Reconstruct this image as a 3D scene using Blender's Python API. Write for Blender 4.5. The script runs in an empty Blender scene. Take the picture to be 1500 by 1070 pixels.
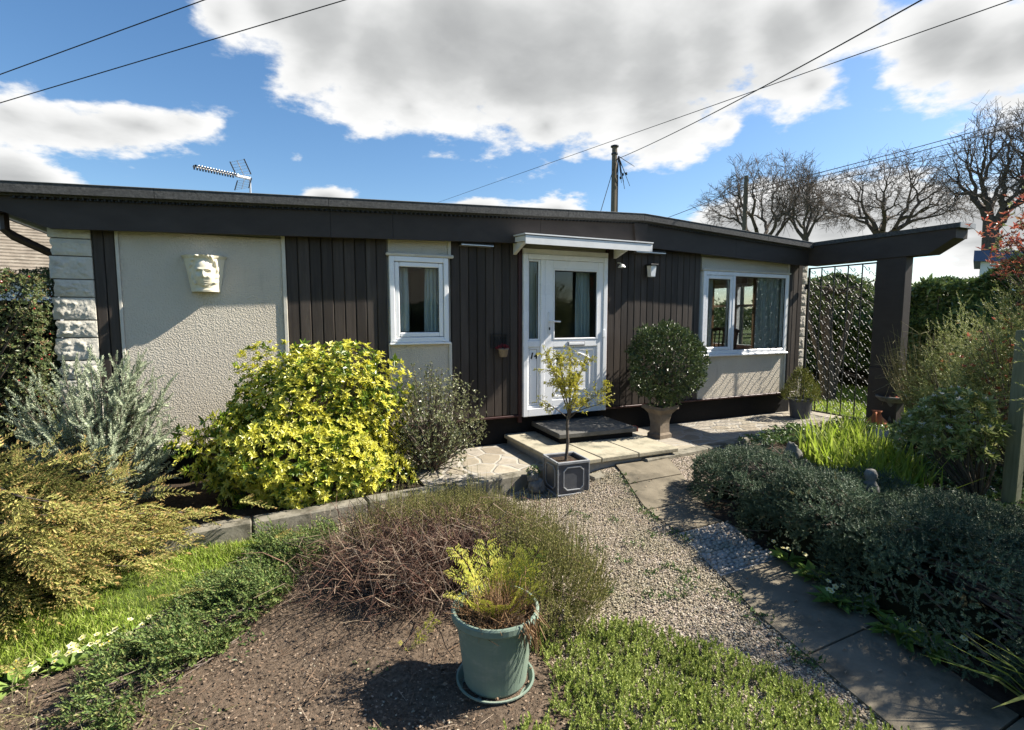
# front garden of a dark boarded bungalow, built object by object
SUN_EL, SUN_AZ, SUN_E = 41., 11.5, 5.0
SKY_E, CLOUD_E, EXPO = .068, .41, 1.34
# clouds: pixel direction, half width, weight, how many times wider than tall
CLOUDS = [(400,15,55,.7,1),(470,40,85,1,1),(560,85,100,1,1),(660,60,135,1.1,1),(760,100,118,1.1,1),(860,85,118,1.1,1),(960,105,105,1.1,1),(1050,70,95,1,1),(1140,50,80,1,1),(1220,5,66,.9,1),(800,185,60,.8,1.3),(600,155,45,.7,1),(1190,125,34,.6,1.3),
          (1390,65,66,1,1),(1450,85,62,1,1),(1510,70,70,1,1),(325,25,40,.6,1),(445,105,40,.5,1),
          (10,164,74,.62,2.4),(100,186,105,.62,3.4),(205,184,90,.6,3.6),(275,178,45,.4,2.6),(15,258,52,.9,1.8),(440,232,14,.35,1.4),
          (480,290,42,.7,2.6),(690,305,60,.6,3.4),(815,308,60,.7,3.),(1070,335,60,1,1.4),(1150,330,70,1,1.3),(1230,325,70,1,1.3),(1320,310,80,1,1.5),(1430,320,80,1,1.5),(1500,330,70,1,1.3),(1065,185,20,.45,1.2)]
import bpy, math, random
import numpy as np
from mathutils import Vector, noise as mnoise

random.seed(5)
rng = np.random.default_rng(11)
S = bpy.context.scene
COL = S.collection
pi = math.pi
def R_(a): return math.radians(a)
def A(*v): return np.array(v, float)

# ---------------------------------------------------------------- camera
CAM_H, PITCH, YAW = 1.71, R_(5.26), R_(24.7)
cd = bpy.data.cameras.new("camera"); cam = bpy.data.objects.new("camera", cd); COL.objects.link(cam)
cam.location = (0, 0, CAM_H); cam.rotation_euler = (pi/2 - PITCH, 0, -YAW)
cd.sensor_width = 36; cd.lens = 36*760/1500; cd.clip_end = 3000; cd.clip_start = .05
S.camera = cam
_F = A(math.sin(YAW)*math.cos(PITCH), math.cos(YAW)*math.cos(PITCH), -math.sin(PITCH))
_R = A(math.cos(YAW), -math.sin(YAW), 0); _U = np.cross(_R, _F)
def ray(px, py): return _F + _R*(px-750)/760 - _U*(py-535)/760
def far(px, py, Z): return A(0, 0, CAM_H) + ray(px, py)*Z
def ong(px, py, z=0.):
    d = ray(px, py); return A(0, 0, CAM_H) + d*((z-CAM_H)/d[2])

# ---------------------------------------------------------------- geometry accumulator
class G:
    def __init__(s): s.V = []; s.n = 0; s.F = []
    def add(s, v, faces, mat=0):
        v = np.asarray(v, float).reshape(-1, 3)
        by = {}
        if isinstance(faces, np.ndarray): by[faces.shape[1]] = faces
        else:
            for f in faces: by.setdefault(len(f), []).append(f)
        for k, fs in by.items():
            fs = np.asarray(fs, np.int64).reshape(-1, k)
            m = mat if isinstance(mat, np.ndarray) else np.full(len(fs), mat)
            s.F.append((fs + s.n, m))
        s.V.append(v); s.n += len(v)
    def box(s, x0, x1, y0, y1, z0, z1, bev=0., mat=0, rot=0., piv=None, jit=0.):
        c = A((x0+x1)/2, (y0+y1)/2, (z0+z1)/2); h = A(abs(x1-x0)/2, abs(y1-y0)/2, abs(z1-z0)/2)
        v, f = [], []
        if bev <= 0:
            sg = [(i, j, k) for i in (-1, 1) for j in (-1, 1) for k in (-1, 1)]
            v = [A(*q)*h for q in sg]
            f = [(0,1,3,2),(4,6,7,5),(0,4,5,1),(2,3,7,6),(0,2,6,4),(1,5,7,3)]
        else:
            b = min(bev, h.min()*.9)
            sg = [(i, j, k) for i in (-1, 1) for j in (-1, 1) for k in (-1, 1)]
            idx = {}
            for q in sg:
                for a in range(3):
                    p = A(*q)*(h-b); p[a] = q[a]*h[a]
                    idx[(q, a)] = len(v); v.append(p)
            for a in range(3):
                o = [i for i in range(3) if i != a]
                for sa in (-1, 1):
                    ring = []
                    for (u, w) in ((-1,-1),(1,-1),(1,1),(-1,1)):
                        q = [0,0,0]; q[a] = sa; q[o[0]] = u; q[o[1]] = w
                        ring.append(idx[(tuple(q), a)])
                    f.append(tuple(ring))
                for u in (-1, 1):
                    for w in (-1, 1):
                        q0 = [0,0,0]; q1 = [0,0,0]
                        q0[a] = -1; q1[a] = 1
                        for q in (q0, q1): q[o[0]] = u; q[o[1]] = w
                        q0 = tuple(q0); q1 = tuple(q1)
                        f.append((idx[(q0,o[0])], idx[(q1,o[0])], idx[(q1,o[1])], idx[(q0,o[1])]))
            for q in sg: f.append((idx[(q,0)], idx[(q,1)], idx[(q,2)]))
        v = np.array(v)
        g = []
        for q in f:
            p = v[list(q)]; nrm = np.cross(p[1]-p[0], p[2]-p[0])
            g.append(q if nrm @ p.mean(0) > 0 else q[::-1])
        if jit: v = v + rng.normal(0, jit, v.shape)
        if rot:
            ca, sa = math.cos(rot), math.sin(rot)
            if piv is None: v = v @ np.array([[ca, sa, 0], [-sa, ca, 0], [0, 0, 1]]) + c
            else:
                v = (v + c - A(*piv)) @ np.array([[ca, sa, 0], [-sa, ca, 0], [0, 0, 1]]) + A(*piv)
        else: v = v + c
        s.add(v, g, mat); return s
    def tube(s, pts, rad, sides=8, mat=0, caps=True):
        pts = [A(*p) for p in pts]; n = len(pts)
        rad = [rad]*n if np.isscalar(rad) else rad
        v = []; f = []
        t0 = pts[1]-pts[0]; ref = A(0,0,1) if abs(t0[2]) < .9*np.linalg.norm(t0) else A(1,0,0)
        for i, p in enumerate(pts):
            t = pts[min(i+1, n-1)] - pts[max(i-1, 0)]; t /= np.linalg.norm(t)+1e-9
            a = np.cross(t, ref); a /= np.linalg.norm(a)+1e-9; b = np.cross(t, a); ref = np.cross(a, t)
            for k in range(sides):
                an = 2*pi*(k+.5)/sides
                v.append(p + rad[i]*(math.cos(an)*a + math.sin(an)*b))
        for i in range(n-1):
            for k in range(sides):
                k2 = (k+1) % sides
                f.append((i*sides+k, i*sides+k2, (i+1)*sides+k2, (i+1)*sides+k))
        if caps:
            f.append(tuple(range(sides))[::-1]); f.append(tuple((n-1)*sides+k for k in range(sides)))
        s.add(v, f, mat); return s
    def lathe(s, prof, c=(0,0,0), sides=32, mat=0, phase=0., wob=0.):
        c = A(*c); v = []; f = []; n = len(prof)
        for (r, z) in prof:
            for k in range(sides):
                an = 2*pi*k/sides + phase
                rr = r*(1+wob*math.sin(3*an+z*9))
                v.append(c + A(rr*math.cos(an), rr*math.sin(an), z))
        for i in range(n-1):
            for k in range(sides):
                k2 = (k+1) % sides
                f.append((i*sides+k, i*sides+k2, (i+1)*sides+k2, (i+1)*sides+k))
        if prof[0][0] > 1e-4: f.append(tuple(range(sides))[::-1])
        if prof[-1][0] > 1e-4: f.append(tuple((n-1)*sides+k for k in range(sides)))
        s.add(v, f, mat); return s
    def prism(s, poly, y0, y1, mat=0, axis='y'):
        n = len(poly)
        def pt(a, b, t): return (a, t, b) if axis == 'y' else ((t, a, b) if axis == 'x' else (a, b, t))
        v = [pt(a, b, y0) for a, b in poly] + [pt(a, b, y1) for a, b in poly]
        f = [tuple(range(n))[::-1], tuple(range(n, 2*n))]
        for i in range(n):
            j = (i+1) % n; f.append((i, j, n+j, n+i))
        s.add(v, f, mat); return s
    def grid(s, P, mat=0, closed=False):
        P = np.asarray(P, float); a, b = P.shape[:2]
        i, j = np.meshgrid(np.arange(a-1), np.arange(b-1), indexing='ij')
        f = np.stack([i*b+j, i*b+j+1, (i+1)*b+j+1, (i+1)*b+j], -1).reshape(-1, 4)
        s.add(P.reshape(-1, 3), f, mat); return s
    def inst(s, T, P, D, N, Sc, mat=None):
        tv, tf, tm = T
        P = np.asarray(P, float); D = np.asarray(D, float); N = np.asarray(N, float)
        m = min(len(P), len(D), len(N))
        if m == 0: return s
        P, D, N = P[:m], D[:m], N[:m]; Sc = np.asarray(Sc, float); Sc = np.full(m, float(Sc)) if Sc.ndim == 0 else np.resize(Sc, m)
        D = D/(np.linalg.norm(D, axis=1, keepdims=True)+1e-9)
        N = N - (N*D).sum(1, keepdims=True)*D
        N = N/(np.linalg.norm(N, axis=1, keepdims=True)+1e-9)
        X = np.cross(D, N)
        k = len(tv)
        V = P[:, None, :] + Sc[:, None, None]*(tv[None, :, 0:1]*X[:, None, :] + tv[None, :, 1:2]*D[:, None, :] + tv[None, :, 2:3]*N[:, None, :])
        Fc = (tf[None] + (np.arange(m)*k)[:, None, None]).reshape(-1, tf.shape[1])
        mm = np.tile(tm, m) if mat is None else np.full(len(Fc), mat)
        s.add(V.reshape(-1, 3), Fc, mm); return s
    def frusta(s, segs, sides=5, mat=0):
        a = np.array(segs, float)
        p0, p1, r0, r1 = a[:, 0:3], a[:, 3:6], a[:, 6], a[:, 7]
        t = p1-p0; t /= np.linalg.norm(t, axis=1, keepdims=True)+1e-9
        ref = np.where(np.abs(t[:, 2:3]) < .9, A(0,0,1)[None], A(1,0,0)[None])
        u = np.cross(t, ref); u /= np.linalg.norm(u, axis=1, keepdims=True)+1e-9; w = np.cross(t, u)
        an = 2*pi*np.arange(sides)/sides
        ring = np.cos(an)[None, :, None]*u[:, None, :] + np.sin(an)[None, :, None]*w[:, None, :]
        v = np.concatenate([p0[:, None]+ring*r0[:, None, None], p1[:, None]+ring*r1[:, None, None]], 1)
        k = np.arange(sides); k2 = (k+1) % sides
        f = np.stack([k, k2, sides+k2, sides+k], 1)
        Fc = (f[None] + (np.arange(len(a))*2*sides)[:, None, None]).reshape(-1, 4)
        s.add(v.reshape(-1, 3), Fc, mat); return s
    def build(s, name, mats, parent=None, loc=None, smooth=False):
        V = np.concatenate(s.V)
        if loc is None: loc = A(0, 0, 0)
        o_root = parent
        while o_root is not None and o_root.parent is not None: o_root = o_root.parent
        off = A(*o_root.location) if o_root is not None else A(*loc)
        V = V - off
        me = bpy.data.meshes.new(name)
        if not isinstance(mats, (list, tuple)): mats = [mats]
        for m in mats: me.materials.append(m)
        nl = sum(f.size for f, _ in s.F); nf = sum(len(f) for f, _ in s.F)
        li = np.concatenate([f.reshape(-1) for f, _ in s.F])
        lt = np.concatenate([np.full(len(f), f.shape[1]) for f, _ in s.F])
        ls = np.concatenate([[0], np.cumsum(lt)[:-1]])
        mi = np.concatenate([m for _, m in s.F])
        me.vertices.add(len(V)); me.vertices.foreach_set('co', V.astype(np.float32).reshape(-1))
        me.loops.add(nl); me.loops.foreach_set('vertex_index', li.astype(np.int32))
        me.polygons.add(nf)
        me.polygons.foreach_set('loop_start', ls.astype(np.int32)); me.polygons.foreach_set('loop_total', lt.astype(np.int32))
        me.polygons.foreach_set('material_index', np.minimum(mi, len(mats)-1).astype(np.int32))
        me.polygons.foreach_set('use_smooth', np.full(nf, bool(smooth)))
        me.update(calc_edges=True); me.validate()
        o = bpy.data.objects.new(name, me); COL.objects.link(o)
        if parent is not None: o.parent = parent
        else: o.location = tuple(off)
        return o

def tag(o, label=None, cat=None, group=None, kind=None):
    if label: o['label'] = label
    if cat: o['category'] = cat
    if group: o['group'] = group
    if kind: o['kind'] = kind
    return o
def thing(name, label, cat, loc, group=None):
    o = bpy.data.objects.new(name, None); COL.objects.link(o); o.location = tuple(loc)
    o.empty_display_size = .1
    return tag(o, label, cat, group)

# ---------------------------------------------------------------- materials
def new_mat(name):
    m = bpy.data.materials.new(name); m.use_nodes = True
    nt = m.node_tree; nt.nodes.clear()
    return m, nt
def nd(nt, t, **kw):
    n = nt.nodes.new(t)
    for k, v in kw.items():
        if k.startswith('i_'):
            key = k[2:]
            n.inputs[int(key) if key.isdigit() else key].default_value = v
        else: setattr(n, k, v)
    return n
def ln(nt, a, b): nt.links.new(a, b)
def c4(c): return (c[0], c[1], c[2], 1)
def ramp(nt, fac, stops, interp='LINEAR'):
    r = nd(nt, 'ShaderNodeValToRGB'); r.color_ramp.interpolation = interp
    e = r.color_ramp.elements
    while len(e) > 1: e.remove(e[-1])
    e[0].position = stops[0][0]; e[0].color = c4(stops[0][1])
    for p, c in stops[1:]:
        x = e.new(p); x.color = c4(c)
    ln(nt, fac, r.inputs[0]); return r.outputs[0]
def mixc(nt, fac, a, b, mode='MIX'):
    n = nd(nt, 'ShaderNodeMix', data_type='RGBA', blend_type=mode)
    if hasattr(fac, 'links'): ln(nt, fac, n.inputs[0])
    else: n.inputs[0].default_value = fac
    for x, i in ((a, 6), (b, 7)):
        if hasattr(x, 'links'): ln(nt, x, n.inputs[i])
        else: n.inputs[i].default_value = c4(x)
    return n.outputs[2]
def pos(nt, scale=(1,1,1)):
    g = nd(nt, 'ShaderNodeNewGeometry'); m = nd(nt, 'ShaderNodeMapping'); m.inputs['Scale'].default_value = scale
    ln(nt, g.outputs['Position'], m.inputs['Vector']); return m.outputs[0]
def noise(nt, vec, scale, detail=4, rough=.6):
    n = nd(nt, 'ShaderNodeTexNoise'); n.inputs['Scale'].default_value = scale; n.inputs['Detail'].default_value = detail
    n.inputs['Roughness'].default_value = rough; ln(nt, vec, n.inputs['Vector']); return n.outputs['Fac']
def vor(nt, vec, scale, feature='F1'):
    n = nd(nt, 'ShaderNodeTexVoronoi', feature=feature); n.inputs['Scale'].default_value = scale; ln(nt, vec, n.inputs['Vector']); return n
def bumpn(nt, h, strength, dist, prev=None):
    b = nd(nt, 'ShaderNodeBump'); b.inputs['Strength'].default_value = strength; b.inputs['Distance'].default_value = dist
    ln(nt, h, b.inputs['Height'])
    if prev is not None: ln(nt, prev, b.inputs['Normal'])
    return b.outputs[0]
def finish(nt, col, rough=.8, spec=.3, normal=None, metal=0., transl=None, coat=0.):
    p = nd(nt, 'ShaderNodeBsdfPrincipled')
    if hasattr(col, 'links'): ln(nt, col, p.inputs['Base Color'])
    else: p.inputs['Base Color'].default_value = c4(col)
    if hasattr(rough, 'links'): ln(nt, rough, p.inputs['Roughness'])
    else: p.inputs['Roughness'].default_value = rough
    p.inputs['Specular IOR Level'].default_value = spec; p.inputs['Metallic'].default_value = metal
    if coat: p.inputs['Coat Weight'].default_value = coat; p.inputs['Coat Roughness'].default_value = .2
    if normal is not None: ln(nt, normal, p.inputs['Normal'])
    out = nd(nt, 'ShaderNodeOutputMaterial'); sh = p.outputs[0]
    if transl:
        t = nd(nt, 'ShaderNodeBsdfTranslucent')
        if hasattr(col, 'links'): ln(nt, col, t.inputs[0])
        else: t.inputs[0].default_value = c4(col)
        m = nd(nt, 'ShaderNodeMixShader'); m.inputs[0].default_value = transl
        ln(nt, sh, m.inputs[1]); ln(nt, t.outputs[0], m.inputs[2]); sh = m.outputs[0]
    ln(nt, sh, out.inputs['Surface'])

def surf(name, c1, c2=None, scale=6., rough=.8, spec=.3, bump=None, c3=None, s3=(.62, .72), sc3=2., stretch=(1,1,1), metal=0., island=0., coat=0., detail=6):
    """mottled surface: two tones by noise, an optional third tone in patches, an optional list of bumps (scale, strength, dist)"""
    m, nt = new_mat(name); c2 = c2 or c1
    v = pos(nt, stretch)
    n = noise(nt, v, scale, detail, .62)
    col = ramp(nt, n, [(.3, c1), (.7, c2)])
    if c3:
        n3 = noise(nt, v, sc3, 8, .7)
        f = ramp(nt, n3, [(s3[0], (0,0,0)), (s3[1], (1,1,1))])
        col = mixc(nt, f, col, c3)
    if island:
        g = nd(nt, 'ShaderNodeNewGeometry')
        k = nd(nt, 'ShaderNodeMapRange'); ln(nt, g.outputs['Random Per Island'], k.inputs[0])
        k.inputs[3].default_value = 1-island; k.inputs[4].default_value = 1+island
        h = nd(nt, 'ShaderNodeHueSaturation'); ln(nt, col, h.inputs['Color']); ln(nt, k.outputs[0], h.inputs['Value']); col = h.outputs[0]
    nm = None
    for (sc, st, di) in (bump or []):
        nm = bumpn(nt, noise(nt, pos(nt), sc, 5, .65), st, di, nm)
    rr = nd(nt, 'ShaderNodeMapRange'); ln(nt, n, rr.inputs[0]); rr.inputs[3].default_value = max(0, rough-.1); rr.inputs[4].default_value = min(1, rough+.1)
    finish(nt, col, rr.outputs[0], spec, nm, metal, coat=coat)
    return m
def leafm(name, cols, rough=.5, spec=.35, transl=.25, clump=.25, cs=5.):
    m, nt = new_mat(name)
    g = nd(nt, 'ShaderNodeNewGeometry')
    n = len(cols)
    col = ramp(nt, g.outputs['Random Per Island'], [(i/(max(1, n-1)), c) for i, c in enumerate(cols)])
    if clump:
        nz = noise(nt, pos(nt), cs, 4, .65)
        k = nd(nt, 'ShaderNodeMapRange'); ln(nt, nz, k.inputs[0]); k.inputs[1].default_value = .3; k.inputs[2].default_value = .7
        k.inputs[3].default_value = 1-clump; k.inputs[4].default_value = 1+clump
        h = nd(nt, 'ShaderNodeHueSaturation'); ln(nt, col, h.inputs['Color']); ln(nt, k.outputs[0], h.inputs['Value']); col = h.outputs[0]
    finish(nt, col, rough, spec, None, 0, transl)
    return m

MT = {}
# painted timber
MT['cladding'] = surf('dark_cladding', (.040,.031,.025), (.064,.051,.042), 5, .6, .25, [(40,.25,.003)], c3=(.085,.074,.064), s3=(.54,.78), sc3=1.8, stretch=(6,6,.5), island=.35)
MT['fascia'] = surf('dark_fascia', (.042,.034,.029), (.060,.050,.044), 3, .6, .2, [(30,.2,.003)], c3=(.05,.048,.046), s3=(.62,.8), sc3=4, stretch=(1,1,2))
MT['felt'] = surf('roofing_felt', (.035,.036,.036), (.10,.10,.098), 40, .9, .25, [(120,.8,.006)], c3=(.16,.16,.15), s3=(.6,.75), sc3=30)
MT['metal_edge'] = surf('roof_edge_metal', (.25,.25,.25), (.4,.4,.4), 8, .5, .5)
MT['plinth'] = surf('black_plinth', (.006,.006,.006), (.012,.011,.011), 4, .8, .2, [(20,.3,.01)])
MT['dark_red'] = surf('dark_red_paint', (.035,.010,.009), (.05,.016,.014), 8, .5, .4)
MT['brown'] = surf('brown_plastic', (.03,.017,.013), (.04,.022,.018), 8, .4, .5)
MT['upvc'] = surf('white_upvc', (.78,.785,.79), (.84,.845,.85), 2.5, .28, .5, c3=(.62,.62,.6), s3=(.62,.85), sc3=6)
MT['upvc_groove'] = surf('white_upvc_shade', (.25,.26,.28), (.3,.3,.32), 3, .4, .4)
MT['cream_trim'] = surf('cream_trim', (.52,.48,.40), (.64,.60,.52), 6, .6, .3, [(30,.3,.004)], c3=(.25,.22,.18), s3=(.64,.74), sc3=9)
MT['white_paint'] = surf('white_painted_timber', (.66,.66,.65), (.76,.76,.75), 5, .45, .4, [(25,.15,.003)], c3=(.45,.44,.4), s3=(.66,.8), sc3=7)
MT['rubber'] = surf('black_gasket', (.01,.01,.01), (.015,.015,.015), 5, .5, .3)
MT['chrome'] = surf('brushed_metal', (.55,.55,.55), (.65,.65,.65), 20, .25, .5, metal=.9)
def stucco(name, a, b):
    m, nt = new_mat(name)
    v = pos(nt)
    n = noise(nt, v, 1.6, 6, .6)
    col = ramp(nt, n, [(.3, a), (.7, b)])
    f = ramp(nt, noise(nt, pos(nt, (2.5, 2.5, .5)), 3, 6, .65), [(.58, (0,0,0)), (.78, (1,1,1))])
    col = mixc(nt, mixc(nt, .5, (0,0,0), f), col, (a[0]*.72, a[1]*.72, a[2]*.7))
    vo = vor(nt, v, 85, 'SMOOTH_F1')
    nm = bumpn(nt, vo.outputs['Distance'], .55, .012)
    nm = bumpn(nt, noise(nt, v, 140, 4, .65), .6, .008, nm)
    finish(nt, col, .9, .15, nm); return m
MT['stucco'] = stucco('roughcast_render', (.54,.48,.39), (.62,.56,.46))
MT['stone'] = surf('rock_face_stone', (.48,.45,.38), (.60,.57,.49), 9, .85, .2, [(25,.6,.012),(90,.4,.004)], c3=(.40,.37,.32), s3=(.58,.7), sc3=5)
MT['mortar'] = surf('mortar', (.28,.27,.25), (.36,.35,.32), 20, .95, .1, [(60,.5,.004)])
MT['mask'] = surf('cream_plaster_pot', (.66,.60,.45), (.74,.69,.55), 12, .7, .3, [(50,.2,.003)], c3=(.38,.35,.22), s3=(.62,.75), sc3=9)
MT['concrete'] = surf('weathered_concrete', (.32,.29,.21), (.42,.38,.285), 5, .92, .15, [(14,.35,.008),(140,.5,.003)], c3=(.15,.145,.11), s3=(.50,.68), sc3=3.5, island=.07)
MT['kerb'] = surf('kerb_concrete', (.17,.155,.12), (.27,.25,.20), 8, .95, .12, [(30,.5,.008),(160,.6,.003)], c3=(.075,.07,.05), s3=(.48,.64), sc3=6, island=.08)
MT['pathslab'] = surf('path_concrete', (.135,.115,.083), (.215,.185,.135), 4, .93, .15, [(12,.3,.006),(150,.5,.003)], c3=(.085,.075,.055), s3=(.50,.68), sc3=3, island=.08)
MT['stepslab'] = surf('dark_step_stone', (.075,.073,.066), (.13,.125,.112), 7, .75, .3, [(20,.3,.006),(100,.4,.003)], c3=(.16,.15,.11), s3=(.62,.72), sc3=5)
MT['lead'] = surf('grey_lead_finish', (.055,.06,.068), (.10,.105,.115), 9, .5, .5, [(30,.2,.004)], c3=(.20,.20,.20), s3=(.62,.75), sc3=10)
MT['lead_light'] = surf('grey_lead_worn', (.20,.21,.22), (.30,.31,.32), 20, .5, .4)
MT['potstone'] = surf('cast_stone_pot', (.15,.12,.09), (.24,.195,.145), 10, .9, .15, [(30,.4,.006)], c3=(.12,.10,.08), s3=(.56,.7), sc3=6)
MT['potgreen'] = surf('green_plastic', (.155,.21,.165), (.20,.255,.20), 3, .62, .25, [(6,.08,.01)], c3=(.28,.31,.25), s3=(.54,.74), sc3=7, stretch=(1,1,2.5))
MT['potgrey'] = surf('slate_grey_pot', (.06,.065,.075), (.09,.095,.105), 6, .5, .4)
MT['terracotta'] = surf('terracotta', (.32,.10,.045), (.40,.15,.07), 8, .8, .2, [(40,.3,.003)], c3=(.16,.07,.04), s3=(.6,.7), sc3=9)
MT['brick'] = surf('red_brick', (.36,.10,.07), (.45,.15,.10), 15, .9, .15, [(60,.4,.004)])
MT['soil'] = surf('dark_soil', (.035,.026,.018), (.075,.056,.04), 14, .97, .1, [(25,.9,.03),(110,.7,.008)])
MT['mulch'] = surf('bark_mulch_soil', (.062,.045,.031), (.175,.132,.095), 50, .97, .1, [(40,.9,.02),(150,.8,.006)])
MT['wood_post'] = surf('greenish_timber', (.13,.14,.09), (.22,.22,.15), 6, .85, .2, [(30,.4,.004)], stretch=(8,8,.6))
MT['polewood'] = surf('telegraph_pole_wood', (.11,.09,.065), (.2,.17,.13), 6, .85, .2, stretch=(5,5,.4))
MT['bark'] = surf('grey_brown_bark', (.075,.06,.048), (.14,.115,.09), 9, .9, .15, [(30,.6,.01)], stretch=(3,3,.7))
MT['twig'] = surf('twig_brown', (.105,.082,.066), (.18,.145,.118), 7, .85, .2)
MT['heathwood'] = leafm('heather_dead_twigs', [(.05,.024,.018),(.12,.06,.045),(.24,.16,.11),(.07,.034,.026),(.36,.29,.21),(.16,.09,.065)], .85, .2, .0, .3, 6)
MT['iron'] = surf('black_wrought_iron', (.014,.014,.014), (.022,.022,.022), 9, .52, .3)
MT['cable'] = surf('black_cable', (.012,.012,.013), (.016,.016,.017), 3, .6, .3)
MT['alu'] = surf('aerial_alloy', (.5,.5,.5), (.6,.6,.6), 10, .35, .5, metal=.7)
MT['black_plastic'] = surf('black_plastic', (.012,.012,.013), (.02,.02,.021), 6, .4, .4)
MT['grey_vent'] = surf('grey_vent_paint', (.05,.05,.054), (.07,.07,.075), 4, .45, .4)
MT['redflower'] = leafm('red_petals', [(.16,.012,.018),(.24,.03,.04),(.12,.008,.015)], .6, .3, .1, 0)
MT['white_house'] = surf('white_render', (.66,.67,.68), (.72,.73,.74), 3, .9, .2)
MT['blue_paint'] = surf('blue_fascia_paint', (.03,.06,.16), (.045,.085,.21), 4, .5, .4)
MT['statue'] = surf('weathered_grey_stone', (.10,.10,.095), (.22,.21,.19), 14, .9, .2, [(35,.6,.01)], c3=(.3,.3,.26), s3=(.6,.7), sc3=12)
MT['palestone'] = surf('pale_stone', (.34,.31,.26), (.45,.42,.36), 10, .9, .15, [(25,.6,.012)])
MT['wall_in'] = surf('interior_wall', (.42,.38,.32), (.48,.44,.38), 2, .9, .1)
MT['ceil_in'] = surf('interior_ceiling', (.6,.6,.58), (.64,.64,.62), 2, .9, .1)
MT['floor_in'] = surf('interior_floor', (.12,.07,.04), (.16,.1,.06), 5, .5, .3)
MT['chairwood'] = surf('red_brown_chair_wood', (.16,.045,.02), (.24,.075,.035), 8, .4, .4, stretch=(4,4,1))
MT['tile'] = surf('grey_brown_roof_tile', (.16,.135,.105), (.26,.225,.18), 5, .9, .15, [(30,.5,.01)], c3=(.33,.30,.24), s3=(.55,.7), sc3=7)
def curtain_m(name, a, b, t=.35):
    m, nt = new_mat(name)
    col = ramp(nt, noise(nt, pos(nt, (6,6,.4)), 4, 4, .6), [(.3, a), (.7, b)])
    finish(nt, col, .9, .1, None, 0, t); return m
MT['curtain'] = curtain_m('pale_teal_curtain', (.62,.70,.69), (.78,.84,.83))
MT['curtain_brown'] = curtain_m('brown_patterned_curtain', (.16,.09,.05), (.34,.22,.14), .2)
MT['net'] = curtain_m('white_net_curtain', (.7,.72,.72), (.78,.8,.8), .4)
m, nt = new_mat('window_glass')
fr = nd(nt, 'ShaderNodeFresnel'); fr.inputs[0].default_value = 1.5
tr = nd(nt, 'ShaderNodeBsdfTransparent'); tr.inputs[0].default_value = (.92,.95,.94,1)
gl = nd(nt, 'ShaderNodeBsdfGlossy'); gl.inputs['Roughness'].default_value = .0; gl.inputs[0].default_value = (.95,.97,1,1)
mr = nd(nt, 'ShaderNodeMath', operation='MULTIPLY_ADD'); ln(nt, fr.outputs[0], mr.inputs[0]); mr.inputs[1].default_value = .62; mr.inputs[2].default_value = .0
mx = nd(nt, 'ShaderNodeMixShader'); ln(nt, mr.outputs[0], mx.inputs[0]); ln(nt, tr.outputs[0], mx.inputs[1]); ln(nt, gl.outputs[0], mx.inputs[2])
ou = nd(nt, 'ShaderNodeOutputMaterial'); ln(nt, mx.outputs[0], ou.inputs[0]); MT['glass'] = m
# crazy paving: cells with mortar
m, nt = new_mat('crazy_paving')
v = pos(nt, (1,1,0))
wv = nd(nt, 'ShaderNodeTexNoise'); wv.inputs['Scale'].default_value = 2.5; ln(nt, v, wv.inputs['Vector'])
va = nd(nt, 'ShaderNodeVectorMath', operation='MULTIPLY_ADD'); ln(nt, wv.outputs['Color'], va.inputs[0]); va.inputs[1].default_value = (.18,.18,0); ln(nt, v, va.inputs[2])
ve = vor(nt, va.outputs[0], 3.6, 'DISTANCE_TO_EDGE'); vc = vor(nt, va.outputs[0], 3.6)
sep = nd(nt, 'ShaderNodeSeparateColor'); ln(nt, vc.outputs['Color'], sep.inputs[0])
cc = ramp(nt, sep.outputs[0], [(0,(.25,.21,.16)),(.35,(.34,.30,.23)),(.65,(.30,.27,.23)),(1,(.40,.35,.27))])
cc = mixc(nt, ramp(nt, noise(nt, pos(nt), 9, 6, .7), [(.4,(0,0,0)),(.75,(.7,.7,.7))]), cc, (.17,.155,.12))
ed = ramp(nt, ve.outputs['Distance'], [(.03,(1,1,1)),(.055,(0,0,0))])
cc = mixc(nt, ed, cc, (.33,.31,.27))
nm = bumpn(nt, ramp(nt, ve.outputs['Distance'], [(.02,(0,0,0)),(.07,(1,1,1))]), .6, .012)
nm = bumpn(nt, noise(nt, pos(nt), 60, 5, .65), .4, .005, nm)
finish(nt, cc, .9, .2, nm); MT['crazy'] = m
# gravel sheet under the loose stones
m, nt = new_mat('gravel_bed')
v = pos(nt); vo = vor(nt, v, 70); sep = nd(nt, 'ShaderNodeSeparateColor'); ln(nt, vo.outputs['Color'], sep.inputs[0])
cc = ramp(nt, sep.outputs[0], [(0,(.11,.088,.068)),(.4,(.22,.18,.14)),(.75,(.31,.255,.205)),(1,(.40,.355,.31))])
gm = ramp(nt, noise(nt, v, 2.2, 6, .65), [(.5,(0,0,0)),(.68,(1,1,1))])
cc = mixc(nt, mixc(nt, .55, (0,0,0), gm), cc, (.13,.14,.06))
nm = bumpn(nt, vo.outputs['Distance'], .9, .015); finish(nt, cc, .9, .2, nm); MT['gravelbed'] = m
def stone_mat(name, cols):
    m, nt = new_mat(name); g = nd(nt, 'ShaderNodeNewGeometry')
    col = ramp(nt, g.outputs['Random Per Island'], [(i/(len(cols)-1), c) for i, c in enumerate(cols)])
    col = mixc(nt, ramp(nt, noise(nt, pos(nt), 1.9, 5, .65), [(.52,(0,0,0)),(.72,(.5,.5,.5))]), col, (.17,.17,.08))
    finish(nt, col, .85, .25); return m
MT['gravel'] = stone_mat('gravel_stones', [(.17,.135,.09),(.30,.25,.175),(.41,.35,.25),(.32,.26,.175),(.50,.45,.36),(.25,.22,.165),(.39,.33,.23)])
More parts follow.
